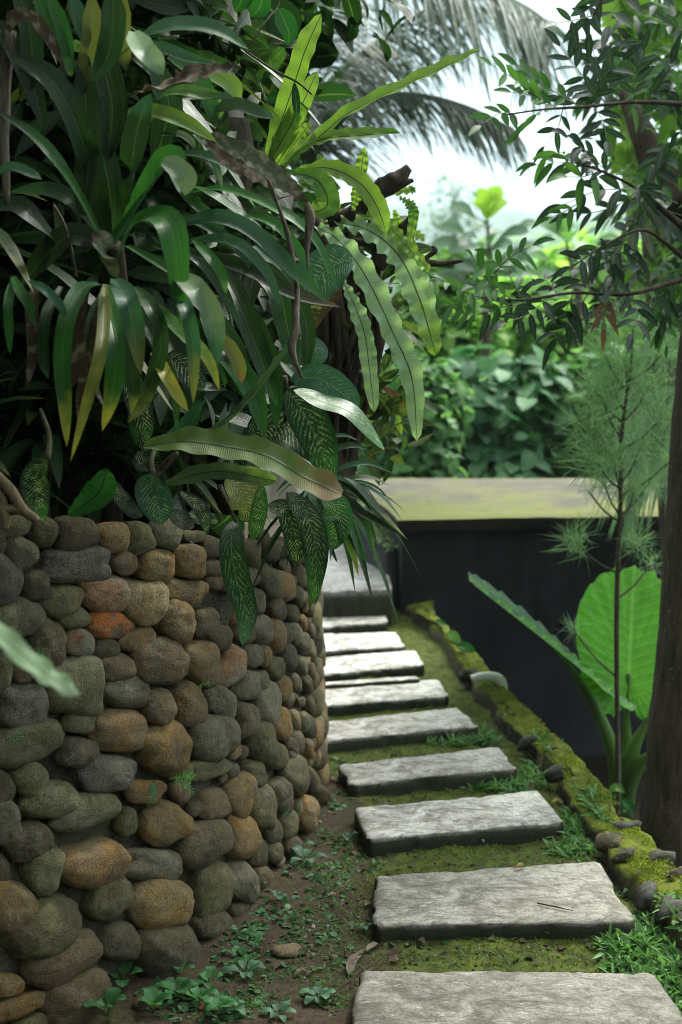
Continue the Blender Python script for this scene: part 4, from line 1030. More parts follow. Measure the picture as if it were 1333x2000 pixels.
# --- rotting stump with roots and driftwood
ts = thing('rotting_stump', G(665, 900, .9), 'dark rotting stump wrapped in roots, ferns growing on it, jagged dead branches pointing right', 'stump')
mb = MB(); rq = random.Random(4)
tube(mb, [P(650, 1040, 3.95), P(655, 900, 4.0), P(668, 760, 4.05), P(672, 620, 4.05), P(665, 500, 4.1), P(690, 420, 4.1)], [.085, .07, .065, .08, .09, .04], 44, 18, lump=.3)
mb.build('trunk', M['darkbark'], ts)
for i in range(15):
    x = rq.uniform(610, 760); mb = MB(); x1 = 640 + rq.uniform(-35, 50); y0 = rq.uniform(420, 600)
    tube(mb, [P(x - 20, y0, 4.0), P(x + rq.uniform(-20, 20), y0 + 90, 3.95), P((x + x1) / 2 + rq.uniform(-25, 25), 720, 3.92), P(x1, rq.uniform(820, 980), 3.95)], [rq.uniform(.008, .02), rq.uniform(.012, .024), .012, .007], 24, 8, lump=.3)
    mb.build('root', M['darkbark'], ts)
for pts, r in (([(640, 430), (700, 412), (745, 372), (775, 350), (800, 328)], [.03, .04, .035, .03, .012]), ([(745, 378), (775, 362), (808, 352)], [.02, .018, .006]),
               ([(735, 520), (760, 485), (790, 445), (812, 412)], [.03, .028, .03, .012]), ([(660, 470), (730, 478), (790, 498), (850, 515), (905, 510)], [.016, .02, .014, .012, .008]), ([(830, 505), (850, 490), (845, 480)], [.01, .008, .004])):
    mb = MB(); tube(mb, [P(x, y, 3.95) for x, y in pts], [q * .75 for q in r], 34, 9, lump=.7); mb.build('dead_branch', M['darkbark'], ts)
mb = MB(); rnd = np.random.default_rng(8); N = 320
L = np.array([P(rnd.uniform(620, 800), rnd.uniform(430, 900), rnd.uniform(3.95, 4.15)) for _ in range(N)])
scatter(mb, TPL_LANCE, L, rotm(N, rnd, tilt=.9), rnd.uniform(.04, .12, N), colr(rnd, N, (.02, .05, .015), (.09, .12, .03)), rnd=rnd)
tag(mb.build('hanging_foliage', M['shrub']), 'small leaves of ferns and climbers clinging to the rotting stump', 'climber', kind='stuff')
lf = thing('lobed_fern', P(740, 760, 4.1), 'yellow green lobed leaf beside the hanging fern fronds, its upper edge turned rust brown', 'fern')
px_leaves(lf, """
YY 20 4.0 : 735,768 755,785 775,820 785,850
YY 12 4.0 : 750,785 775,795 792,810
RR 14 4.0 : 735,750 760,765 785,785 800,820
YY 14 4.0 : 700,770 703,790 702,815
""", 'fern', 4, prof=w_ell, part='leaf')
# --- pale trunk, hanging twig leaves top
tt_ = thing('pale_trunk_tree', P(440, 900, 4.6), 'slim tree with a smooth pale trunk rising behind the strap plants at the top', 'tree')
mb = MB(); tube(mb, [P(455, 1000, 3.95), P(450, 500, 3.95), P(440, 250, 3.95), P(427, 0, 3.95), P(415, -600, 3.95)], [.062, .06, .056, .052, .045], 40, 18, lump=.06); mb.build('trunk', M['palebark'], tt_)
mb = MB(); tube(mb, [P(455, 1000, 3.95), P(450, 500, 3.95), P(441, 235, 3.95)], [.075, .074, .066], 40, 18, lump=.25); mb.build('root_sleeve', M['darkbark'], tt_)
mb = MB(); rnd = np.random.default_rng(3); N = 170
L = np.array([P(rnd.uniform(430, 560), rnd.normal(150, 90), rnd.uniform(4.15, 4.9)) for _ in range(N)])
scatter(mb, TPL_BROAD, L, rotm(N, rnd, tilt=1.2), rnd.uniform(.06, .12, N), colr(rnd, N, (.03, .09, .02), (.12, .24, .05)), rnd=rnd)
N = 7000; L = np.stack([rnd.uniform(-4.6, .2, N), rnd.uniform(-4, 6.4, N), rnd.uniform(3.35, 4.6, N)], 1)  # unseen overhead canopy, spread to shade the planter and the viewer's side
scatter(mb, TPL_BROAD, L, rotm(N, rnd, tilt=.5), rnd.uniform(.14, .26, N), colr(rnd, N, (.03, .09, .02), (.08, .16, .04)), rnd=rnd)
mb.build('crown', M['shrub'], tt_)
tw = thing('twig_plant', P(560, 40, 3.6), 'thin twig with broad pointed leaves hanging in at the top of the picture', 'plant')
px_leaves(tw, """
MM 40 3.5 : 480,-25 475,-5 468,10 460,25
MM 42 3.5 : 515,-20 510,10 500,25 490,34
MM 40 3.4 : 545,15 555,40 565,65 562,90
DM 16 3.4 : 575,160 578,190 580,215 582,245
ML 24 3.5 : 555,180 540,190 525,195 515,190
""", 'plain', 3.5, prof=w_lance, nv=5)
mb = MB(); tube(mb, [P(480, 100, 3.4), P(540, 140, 3.4), P(580, 160, 3.4), P(610, 185, 3.4)], [.003, .003, .002], 10, 5); tube(mb, [P(480, 100, 3.4), P(520, 40, 3.45), P(545, 10, 3.5), P(540, -40, 3.5)], [.003, .002], 8, 5); mb.build('stem', M['twig'], tw)
# --- roots at the left end of wall, near blurred fern
vr = thing('woody_vine', P(20, 1000, 2.6), 'pale woody stems twisting over the left end of the wall top', 'vine')
for pts, r in (([(-10, 925), (20, 955), (45, 995), (75, 1018)], .011), ([(-12, 1000), (20, 994), (50, 1000), (72, 1016)], .009), ([(-5, 985), (8, 1005), (8, 1032)], .012), ([(-20, 940), (5, 975), (10, 1000)], .008)):
    mb = MB(); tube(mb, [P(x, y, 2.52) for x, y in pts], [r, r * 1.1, r * .8], 16, 8, lump=.2); mb.build('stem', M['root'], vr)
bf = thing('nest_fern', P(-120, 1180, 1.6), 'blurred near frond tip reaching in from the left edge before the stones', 'fern', GF)
px_leaves(bf, """
PG 52 1.55 .3 : -160,1120 -60,1190 0,1240 70,1300 110,1330 158,1358
""", 'fern', 1.6, prof=w_nest, part='frond', wave=.25, wfreq=5, n=40, nv=7, jag=.1, fold=.1)
# ================================================================== COCONUT PALM
pc = P(560, 330, 9.0); pm = thing('coconut_palm', (pc[0], pc[1], -3.0), 'coconut palm behind the ferns, its grey green fronds sweeping over the top of the sky', 'palm tree')
mb = MB(); tube(mb, [(pc[0] - .3, pc[1] + .2, -3.0), (pc[0] - .1, pc[1] + .1, -1), pc + np.array([0, 0, -.1])], [.16, .13, .12], 20, 12, lump=.1); mb.build('trunk', M['palebark'], pm)
def palm_frond(root, pts, L0, n, w=.016, seed=1, col1=(.03, .055, .035), col2=(.075, .115, .08), lean=.35, both=True, r0=.028, part='frond', droop=1.0, prof=w_grass):
    rq = random.Random(seed); mb = MB(); c = catmull(pts, 60); T = np.gradient(c, axis=0)
    tube(mb, pts, [r0, r0 * .7, r0 * .25], 26, 7, ca=np.array(col2) * .7)
    for i in range(n):
        t = .1 + .9 * i / n; k = min(59, int(t * 59)); p = c[k]; tg = unit(T[k]); sd = unit(np.cross(tg, [0, 0, 1.0]) if abs(tg[2]) < .95 else np.cross(tg, [0, 1.0, 0]))
        for s in ((-1, 1) if both else (1,)):
            l = L0 * (math.sin(math.pi * (.15 + .8 * t)) ** .6) * rq.uniform(.8, 1.1)
            d0 = unit(sd * s * rq.uniform(.5, 1) + tg * rq.uniform(.5, .9) + np.array([0, 0, .15]))
            q = [p + d0 * l * u + np.array([0, 0, -1.0]) * l * droop * (u ** 1.6) * .9 for u in (0, .25, .5, .75, 1)]
            f = rq.random(); strip(mb, q, w * rq.uniform(.7, 1.2), np.array(col1) * (1 - f) + np.array(col2) * f, prof=prof, fold=.4, n=7, nv=3, seed=rq.random(), face=.2)
    return mb.build(part, M['plain'], root)
FR = [([(565, 320), (620, 190), (700, 110), (800, 40), (960, -60)], 1.0, 80), ([(565, 320), (650, 220), (780, 185), (900, 205), (1000, 250)], .62, 76), ([(560, 310), (540, 180), (480, 60), (430, -60)], 1.05, 70),
      ([(560, 320), (500, 230), (430, 180), (340, 170)], 1.0, 60), ([(560, 310), (590, 150), (640, 20), (690, -100)], 1.0, 70), ([(560, 315), (500, 150), (360, 40), (230, 10)], 1.1, 60),
      ([(560, 300), (540, 220), (560, 90), (620, -40)], 1.0, 80), ([(565, 320), (520, 270), (460, 230), (400, 260)], .8, 60), ([(560, 300), (620, 260), (680, 130), (690, 0)], .9, 70),
      ([(640, -160), (760, -90), (880, -50), (1020, 10), (1090, 60)], .95, 74)]
for i, (pts, L0, n) in enumerate(FR):
    dz = [0, -.4, .5, .3, .9, .6, -1.2, -.6, .4, -.8][i]
    palm_frond(pm, [P(x, y, 9 + dz * j / (len(pts) - 1)) for j, (x, y) in enumerate(pts)], L0, int(n * 1.35), seed=i + 60)
# ================================================================== RIGHT TREE
rt = thing('pinnate_tree', P(1330, 1700, 4.55) * np.array([1, 1, 0]) + np.array([0, 0, -.9]), 'tree with a mottled brown trunk at the right edge and long sprays of pointed leaflets', 'tree')
mb = MB(); tube(mb, [P(1312, 1750, 4.55) + np.array([0, 0, -.3]), P(1330, 1600, 4.55), P(1356, 1200, 4.55), P(1372, 850, 4.55), P(1405, 500, 4.6), P(1450, 100, 4.7), P(1480, -450, 4.8), P(1500, -1100, 4.9)], [.17, .145, .12, .105, .1, .09, .075, .05], 70, 24, lump=.09)
mb.build('trunk', M['bark'], rt)
def limb(root, pts, r):
    mb = MB(); tube(mb, [P(*q) for q in pts], r, 26, 8, lump=.1); mb.build('branch', M['darkbark'], root); return catmull([P(*q) for q in pts], 60)
B1 = limb(rt, [(1450, 215, 4.7), (1333, 203, 4.5), (1230, 200, 4.4), (1150, 208, 4.3), (1060, 214, 4.2), (985, 225, 4.15)], [.02, .008, .006, .005, .003, .002])
B2 = limb(rt, [(1420, 480, 4.6), (1333, 440, 4.5), (1250, 372, 4.4), (1170, 332, 4.3), (1120, 318, 4.3)], [.05, .014, .006, .004, .002])
B3 = limb(rt, [(1430, 520, 4.6), (1333, 546, 4.5), (1230, 574, 4.4), (1120, 572, 4.3), (1020, 586, 4.2), (930, 580, 4.15)], [.018, .009, .007, .005, .004, .002])
B4 = limb(rt, [(1440, 350, 5.2), (1330, 400, 5.3), (1290, 340, 5.5), (1250, 250, 5.6), (1215, 180, 5.7)], [.09, .075, .07, .05, .02])
B5 = limb(rt, [(1440, -60, 4.6), (1300, -50, 4.5), (1200, -30, 4.4), (1160, 30, 4.35)], [.02, .01, .003])
B6 = limb(rt, [(1430, 560, 4.6), (1333, 500, 4.5), (1260, 450, 4.4), (1180, 480, 4.3), (1120, 520, 4.2)], [.03, .01, .005, .004, .002])
def spray(mb, pts, n, ln, c1, c2, seed, droop=.4, wl=.17, term=True, spread=.9):
    rq = random.Random(seed); c = catmull(pts, 30); T = np.gradient(c, axis=0)
    tube(mb, pts, [.0022, .001], 10, 4, ca=(.04, .05, .03))
    rnd_n = unit(np.array([rq.uniform(-.4, .4), -.8, rq.uniform(.2, .9)]))
    for i in range(n):
        t = .18 + .8 * i / n; k = min(29, int(t * 29)); tg = unit(T[k]); sd = unit(np.cross(tg, rnd_n))
        for s in (-1, 1):
            l = ln * rq.uniform(.75, 1.15); d = unit(tg * rq.uniform(.4, .9) + sd * s * spread * rq.uniform(.7, 1.1) + np.array([0, rq.uniform(-.4, .4), 0]))
            f = rq.random(); col = np.array(c1) * (1 - f) + np.array(c2) * f
            p = c[k]; st = [p, p + d * l * .35, p + d * l * .7 + np.array([0, 0, -droop * l * .12]), p + d * l + np.array([0, 0, -droop * l * .35])]
            strip(mb, st, l * wl * .85, col, prof=w_lance, fold=.25, n=8, nv=3, seed=rq.random(), face=rq.uniform(.5, 1), roll=rq.uniform(-.45, .45))
    if term:
        tg = unit(T[-1]); strip(mb, [c[-1], c[-1] + tg * ln * .5, c[-1] + tg * ln + np.array([0, 0, -droop * ln * .3])], ln * wl * .8, c1, prof=w_lance, n=8, nv=3, seed=seed)
DKL, MDL, LTL = (.012, .03, .02), (.03, .1, .02), (.06, .17, .035)
# side twigs read off the picture: start, bend, end, pairs, leaflet px, tone
TW = """1185,203 1140,150 1095,92 5 46 D|1130,207 1060,165 1010,128 4 42 M|1075,212 1020,165 962,128 4 40 L|1150,206 1180,150 1215,118 3 48 D|1205,202 1170,130 1150,70 4 48 D|1240,200 1240,150 1255,100 4 44 D
1010,222 975,222 940,245 3 42 M|1060,214 1030,240 1000,270 3 44 M|1100,212 1090,250 1065,285 2 40 D|1130,210 1110,190 1070,185 4 40 D|1160,207 1180,240 1185,275 3 40 D|1090,213 1050,190 1000,180 4 38 M|1260,200 1300,150 1320,100 4 44 D
1150,330 1100,318 1050,322 3 44 M|1170,335 1140,345 1110,345 2 50 L|1200,350 1150,300 1110,270 3 48 D|1235,370 1170,372 1100,400 3 52 D|1250,375 1245,430 1200,470 4 66 G|1250,372 1275,400 1330,420 3 66 G|1180,338 1150,310 1130,285 3 44 D
1250,372 1290,330 1310,290 3 48 D|1120,318 1085,300 1045,320 3 42 M|1125,400 1100,415 1075,425 2 36 M|1260,376 1180,410 1120,420 3 44 D
930,580 890,560 850,540 3 46 L|970,584 950,540 925,505 3 40 M|1020,585 990,530 960,505 3 44 M|965,535 1000,500 1040,480 3 44 M|1070,576 1040,610 990,630 4 42 D|1120,573 1100,620 1075,680 4 44 D|1150,572 1120,620 1090,660 3 44 D|1060,578 1000,600 930,625 5 40 D
1200,574 1190,530 1180,490 3 44 D|1160,572 1130,545 1100,540 3 42 D|1230,574 1245,610 1235,650 3 42 D|1290,560 1300,600 1290,640 3 44 D|1180,480 1150,500 1115,520 3 42 D|1230,460 1200,500 1190,540 3 44 D|940,582 890,595 830,600 4 38 M|1090,574 1060,545 1025,560 3 38 D
1020,586 950,610 880,618 5 36 M|1160,30 1120,40 1090,45 2 46 D|1180,-20 1150,20 1150,60 3 50 D|1230,-30 1200,20 1190,50 2 56 D|1300,-40 1290,-10 1280,10 2 40 D|1333,60 1310,50 1285,45 2 44 D|1000,585 960,560 925,560 3 38 M|850,545 830,550 815,575 2 34 L"""
mbs = {'D': MB(), 'M': MB(), 'L': MB(), 'G': MB()}; i = 0; foliage = MB()
for it in TW.replace('\n', '|').split('|'):
    f = it.split(); a, b, c = [tuple(float(q) for q in s.split(',')) for s in f[:3]]; i += 1; d = 4.3 + (a[0] - 1100) / 900
    dv = R_.uniform(-.18, .18)
    c1, c2 = {'D': (DKL, (.02, .05, .025)), 'M': (MDL, LTL), 'L': (LTL, (.08, .2, .04)), 'G': ((.05, .07, .07), (.08, .1, .1))}[f[5]]
    spray(foliage, [P(a[0], a[1], d), P(b[0], b[1], d + dv * .5), P(c[0], c[1], d + dv)], int(f[3]), float(f[4]) / F * d * 1.12, c1, c2, i, droop=.7 if a[1] > 300 else .3)
rq = random.Random(77)
for k in range(70):       # denser foliage towards the trunk
    x, y = rq.uniform(1180, 1480), rq.uniform(-80, 620); d = rq.uniform(4.3, 6.2); dx, dy = rq.uniform(-90, 40), rq.uniform(-40, 80)
    if x < 1230 and 250 < y < 330: continue
    c1, c2 = rq.choice([(DKL, MDL), (MDL, LTL), (DKL, DKL)])
    spray(foliage, [P(x, y, d), P(x + dx * .5, y + dy * .4, d), P(x + dx, y + dy, d + rq.uniform(-.2, .2))], 4, 46 / F * d, c1, c2, 500 + k, droop=.8)
spray(foliage, [P(1190, 585, 4.4), P(1182, 610, 4.4), P(1180, 640, 4.4)], 2, .06, (.11, .05, .03), (.1, .05, .04), 4, droop=1.5)
foliage.build('foliage', M['plain'], rt)
mb = MB(); rnd = np.random.default_rng(71); L = []
for k in range(2300):
    a = rnd.random(); L.append(P(1385 + rnd.normal(0, 70), rnd.uniform(-200, 600), rnd.uniform(5.2, 7.5)))
L = np.array(L); scatter(mb, TPL_LANCE, L, rotm(len(L), rnd, tilt=1), rnd.uniform(.08, .16, len(L)), colr(rnd, len(L), (.02, .06, .02), (.12, .26, .05)), rnd=rnd)
N = 3000; L = np.stack([rnd.uniform(.2, 4.6, N), rnd.uniform(-4, 3.3, N), rnd.uniform(3.5, 4.8, N)], 1)  # unseen overhead canopy, spread to shade the near end of the path
scatter(mb, TPL_LANCE, L, rotm(N, rnd, tilt=.5), rnd.uniform(.12, .26, N), colr(rnd, N, (.02, .06, .02), (.08, .16, .05)), rnd=rnd)
mb.build('crown', M['plain'], rt)
# papaya-like yellow green leaf at the top right
lt = thing('lobed_leaf_tree', P(1270, 700, 6.8) * np.array([1, 1, 0]) + np.array([0, 0, -.9]), 'bright yellow green tree with deeply lobed leaves lit from behind in the upper right corner', 'tree')
mb = MB(); tube(mb, [P(1330, 1300, 6.8), P(1290, 700, 6.8), P(1262, 330, 6.8), P(1250, 150, 6.8)], [.07, .06, .04, .015], 20, 10, lump=.1); mb.build('trunk', M['bark'], lt)
for k, (x0, y0, x1, y1, s) in enumerate([(1262, 130, 1205, -10, 36), (1262, 150, 1300, 20, 34), (1262, 170, 1200, 150, 30), (1265, 230, 1210, 260, 30), (1270, 230, 1330, 200, 34), (1265, 300, 1215, 350, 30), (1275, 340, 1330, 330, 34), (1270, 250, 1240, 170, 34), (1275, 420, 1230, 400, 30), (1275, 400, 1320, 470, 34)]):
    mb = MB(); a, b = np.array(P(x0, y0, 6.7)), np.array(P(x1, y1, 6.5)); c = catmull([a, (a + b) / 2 + np.array([0, 0, .05]), b], 20); tube(mb, [a, (a + b) / 2 + np.array([0, 0, .05]), b], [.008, .004], 8, 5, ca=(.2, .3, .06))
    for j in range(8):
        t = .25 + .1 * j; p = c[int(t * 19)] if t < 1 else c[-1]; tg = unit(b - a)
        for sg in (-1, 1):
            sd = unit(np.cross(tg, [0, -1, .2])) * sg; l = s / F * 6.6 * (1.7 - abs(t - .5) * 1.6); q = p + (tg * .6 + sd) * l
            strip(mb, [p - tg * .01, (p + q) / 2 + np.array([0, 0, .01]), q + np.array([0, 0, -.03])], l * .2, (.17, .3, .04), (.2, .34, .05), prof=w_ell, n=8, nv=3, seed=j + k * 20, face=.8)
    strip(mb, [c[3], c[10], c[19]], .035, (.17, .3, .04), prof=w_ell, n=10, nv=3, seed=k, face=.8)
    mb.build('leaf', M['plain'], lt)
# ================================================================== PINE SAPLING
ps = thing('pine_sapling', P(1208, 1600, 5.0) * np.array([1, 1, 0]) + np.array([0, 0, -.85]), 'slender pine sapling with a thin bare stem and soft fuzzy needle tufts', 'tree')
stem = [P(1206, 1640, 5.0), P(1207, 1500, 5.0), P(1205, 1200, 5.0), P(1212, 1000, 5.0), P(1215, 850, 5.0), P(1232, 720, 5.0), P(1238, 640, 5.0)]
mb = MB(); tube(mb, stem, [.012, .0105, .01, .009, .0075, .005, .002], 40, 9, lump=.15); mb.build('trunk', M['bark'], ps)
TUFT = [(1128, 1062, 46, 5.0, 260), (1243, 1062, 40, 4.95, 220), (1270, 1105, 34, 5.1, 120), (1122, 1232, 30, 5.2, 90), (1236, 645, 60, 5.0, 300), (1180, 690, 60, 5.1, 240), (1295, 690, 60, 5.1, 240), (1265, 760, 60, 5.1, 240), (1180, 790, 62, 5.0, 300), (1290, 820, 60, 5.0, 240),
        (1150, 840, 56, 5.0, 300), (1210, 830, 60, 5.2, 200), (1165, 900, 58, 5.0, 320), (1200, 900, 50, 4.9, 240), (1250, 880, 56, 5.0, 240), (1180, 945, 40, 5.0, 200), (1240, 960, 44, 5.0, 180), (1160, 760, 50, 5.1, 240), (1225, 720, 56, 5.0, 240), (1150, 960, 24, 5.0, 90), (1310, 900, 50, 5.1, 160), (1215, 980, 34, 5.0, 110), (1195, 740, 50, 5.1, 200), (1270, 940, 46, 5.1, 180)]
sc_ = np.array(catmull(stem, 80))
for k, (x, y, r, d, n) in enumerate(TUFT):
    rnd = np.random.default_rng(200 + k); c = P(x, y, d); n = int(n * .6); mb = MB(); j = np.argmin(np.linalg.norm(sc_ - (c + np.array([0, 0, -.12])), axis=1))
    L = c + rnd.normal(size=(n, 3)) * r / F * d * .22; up = np.array([0, 0, .5]) + (c - sc_[j]) * 2
    dirs = rnd.normal(size=(n, 3)) + up; dirs /= np.linalg.norm(dirs, axis=1)[:, None]
    nn = rnd.normal(size=(n, 3)); nn -= dirs * (nn * dirs).sum(1)[:, None]; nn /= np.linalg.norm(nn, axis=1)[:, None]
    ms_ = np.stack([np.cross(dirs, nn), dirs, np.where(nn[:, 2:] > 0, nn, -nn)], axis=2)
    scatter(mb, TPL_NEEDLE, L, ms_, rnd.uniform(.7, 1.2, n) * r / F * d * 1.3, colr(rnd, n, (.09, .22, .1), (.38, .56, .3)), rnd=rnd)
    nd_ = mb.build('needles', M['plain'], ps)
    mb = MB(); tube(mb, [sc_[j], (sc_[j] + c) / 2 + np.array([0, 0, -.015]), c], [.005, .003], 10, 5); br = mb.build('branch', M['bark'], ps)
# drooping pale palm leaf behind the sapling
dp = thing('small_palm', P(1420, 1400, 6.2) * np.array([1, 1, 0]) + np.array([0, 0, -.9]), 'young palm with pale drooping fronds behind the pine sapling at the right', 'palm tree')
mb = MB(); tube(mb, [P(1420, 1500, 6.2), P(1415, 1000, 6.2), P(1400, 760, 6.2)], [.06, .05, .03], 12, 9, lump=.1); mb.build('trunk', M['bark'], dp)
for k, pts in enumerate([[(1400, 780), (1350, 660), (1310, 620), (1262, 680), (1235, 800)], [(1400, 780), (1340, 760), (1280, 770), (1262, 860), (1262, 920)], [(1400, 780), (1380, 640), (1340, 600), (1300, 640)], [(1400, 790), (1330, 820), (1260, 900), (1230, 950)]]):
    palm_frond(dp, [P(x, y, 6.2) for x, y in pts], .34, 44, w=.009, seed=k + 90, col1=(.14, .26, .13), col2=(.26, .38, .24), r0=.012, droop=1.1)
# ================================================================== ELEPHANT EAR
ee = thing('elephant_ear', P(1215, 1640, 5.5) * np.array([1, 1, 0]) + np.array([0, 0, -.85]), 'elephant ear plant in the pit with one huge upright bright ribbed leaf', 'plant')
def ear(root, att, tip, sidev, wid, bend=0.0, name='leaf', col=(.1, .33, .02), cup=.1, lobes=.42):
    """heart shaped blade about the stalk's joint"""
    mb = MB(); up = (tip - att); Ls = np.linalg.norm(up); up = up / Ls; sd = unit(sidev - up * np.dot(sidev, up)); nrm = np.cross(sd, up); V = [att]; U = [(0, 0, 0)]; NA, NR = 96, 16
    for j in range(1, NR + 1):
        q = j / NR
        for k in range(NA):
            a = -math.pi + 2 * math.pi * k / NA     # 0 = tip, +-pi = the notch
            aa = abs(a) / math.pi
            x = math.sin(a); 
            if aa < .5: r = Ls * (1 - .05 * math.sin(aa * 2 * math.pi)) * (1 - aa * 2 * (1 - wid)) ** 1 ; r = Ls * (wid + (1 - wid) * math.cos(a) ** 1.6)
            elif aa < .88: u = (aa - .5) / .38; r = Ls * (wid + (lobes - wid) * u + .04 * math.sin(u * math.pi))
            else: u = (aa - .88) / .12; r = Ls * (lobes * (1 - u) ** .55 + .05)
            r *= 1 + .02 * math.cos(a * 34) * q
            lx, ly = r * q * math.sin(a), r * q * math.cos(a)
            z = cup * Ls * (abs(lx) / Ls) ** 1.2 + .012 * math.cos(a * 34) * q ** 2 - bend * (ly / Ls) ** 2 * Ls
            V.append(att + sd * lx + up * ly + nrm * z); U.append((lx / Ls, ly / Ls, q))
    T_ = [(0, 1 + k, 1 + (k + 1) % NA) for k in range(NA)]
    Q = [(1 + (j - 1) * NA + k, 1 + j * NA + k, 1 + j * NA + (k + 1) % NA, 1 + (j - 1) * NA + (k + 1) % NA) for j in range(1, NR) for k in range(NA)]
    mb.add(V, Q, T_, luv=U, ca=col); return mb.build(name, M['ear'], root)
att = P(1229, 1316, 5.45); ear(ee, att, P(1238, 1108, 5.6), np.array([1, .25, 0.0]), .5, cup=.12)
a2 = P(1148, 1318, 5.3); e2 = ear(ee, a2, P(920, 1134, 5.2), ray(1030, 1230) + np.array([.02, 0, .02]), .4, cup=.1, lobes=.3, col=(.07, .15, .08)); e2['label'] = 'dusky leaf seen edge on, pointing up to the left'
for pts, r in (([(1212, 1600, 5.5), (1225, 1480, 5.48), (1224, 1400, 5.45), (1229, 1316, 5.44)], [.04, .026, .014, .01]), ([(1208, 1600, 5.5), (1200, 1480, 5.4), (1165, 1385, 5.35), (1120, 1312, 5.28), (1085, 1270, 5.25)], [.04, .03, .022, .014, .004]),
               ([(1215, 1600, 5.5), (1232, 1480, 5.4), (1268, 1400, 5.35)], [.04, .036, .008]), ([(1218, 1600, 5.5), (1238, 1510, 5.4), (1285, 1460, 5.3)], [.035, .035, .01])):
    mb = MB(); tube(mb, [P(*q) for q in pts], r, 24, 10, ca=(.04, .12, .02), lump=.03); mb.build('leaf_stalk', M['plain'], ee)
kp = thing('broad_leaf_seedling', P(905, 1275, 5.9), 'small bright green seedling leaning over the kerb above the pit', 'plant')
px_leaves(kp, """
LL 22 5.8 : 874,1236 886,1243 900,1256
MU 22 5.8 : 892,1258 915,1268 932,1295
MG 16 5.8 : 880,1244 900,1262 912,1275
MM 12 5.8 : 850,1212 862,1216 872,1220
""", 'plain', 5.8, prof=w_ell)
kq = thing('broad_leaf_seedling', P(1215, 1590, 4.75), 'small pale leaved seedling between the kerb and the tree trunk', 'plant')
px_leaves(kq, '''
LM 18 4.7 : 1190,1545 1205,1538 1222,1548
MU 20 4.7 : 1215,1562 1228,1572 1245,1590
ML 16 4.7 : 1180,1552 1192,1548 1204,1560
UU 14 4.7 : 1212,1570 1220,1585 1232,1600
''', 'plain', 4.7, prof=w_ell)
# ================================================================== SHRUBS BEHIND THE ROOF
GB_ = 'broad leaved shrubs behind the outbuilding'
SH = [  # x, y, depth, rx px, ry px, leaves, size, c1, c2, label
 (800, 820, 9.6, 110, 110, 1300, .12, (.04, .13, .05), (.15, .3, .1), 'dark broad leaved shrub behind the left part of the roof slab'),
 (960, 815, 10.2, 120, 115, 1500, .18, (.03, .11, .05), (.13, .27, .13), 'dense blue green shrub with round leaves behind the middle of the roof slab'),
 (1110, 815, 10.4, 120, 120, 1500, .17, (.03, .11, .045), (.13, .27, .09), 'dense dark shrub right of the round leaved one, behind the roof slab'),
 (1290, 780, 9.8, 130, 140, 1500, .14, (.03, .09, .03), (.12, .24, .07), 'mid green shrub behind the pine sapling'),
 (860, 690, 11.5, 110, 80, 1100, .14, (.05, .14, .04), (.24, .42, .08), 'yellow green shrub showing beside the hanging fern fronds'),
 (1010, 690, 12, 130, 75, 1200, .15, (.04, .13, .04), (.22, .4, .08), 'mixed green shrub under the long leafy branch'),
 (1180, 680, 12, 130, 90, 1200, .15, (.04, .12, .04), (.2, .38, .08), 'mixed green shrub behind the right end of the leafy branch'),
 (1000, 585, 13, 120, 45, 800, .2, (.13, .28, .06), (.28, .46, .1), 'bright yellow green shrub catching the light below the misty hills'),  # upper shrubs: leaf colour lightened to stand for the backlight
 (1165, 530, 13.5, 110, 60, 800, .22, (.12, .26, .06), (.27, .44, .11), 'bright green shrub to the right below the misty hills'),
 (1310, 560, 12.5, 100, 110, 800, .2, (.06, .16, .03), (.2, .36, .06), 'bright green tree top behind the right tree'),
 (845, 600, 11.8, 70, 110, 900, .15, (.05, .14, .04), (.2, .36, .08), 'mid green shrub just right of the hanging fern fronds'),
 (870, 600, 12.5, 70, 45, 420, .17, (.12, .26, .05), (.26, .4, .1), 'light green shrub at the left below the misty hills')]
for i, (x, y, d, rx, ry, n, s, c1, c2, lb) in enumerate(SH):
    c = P(x, y, d); a, b = rx / F * d, ry / F * d
    leafy('broad_leaf_shrub', [(c, (a, a * .8, b), 2), (c + np.array([a * .5, .1, b * .3]), (a * .6, a * .5, b * .7)), (c + np.array([-a * .5, -.1, -b * .2]), (a * .6, a * .5, b * .7)), (c + np.array([0, -.2, -b * .8]), (a * .9, a * .6, b * .5))],
          n, s, c1, c2, lb, 'shrub', group=GB_, trunk=[(c[0], c[1], terr(c[0], c[1]) - .05), c - np.array([.05, 0, b]), c], trad=(.05, .025), seed=300 + i, limbs=8, up=.7, matn='bright' if i > 3 else 'shrub')
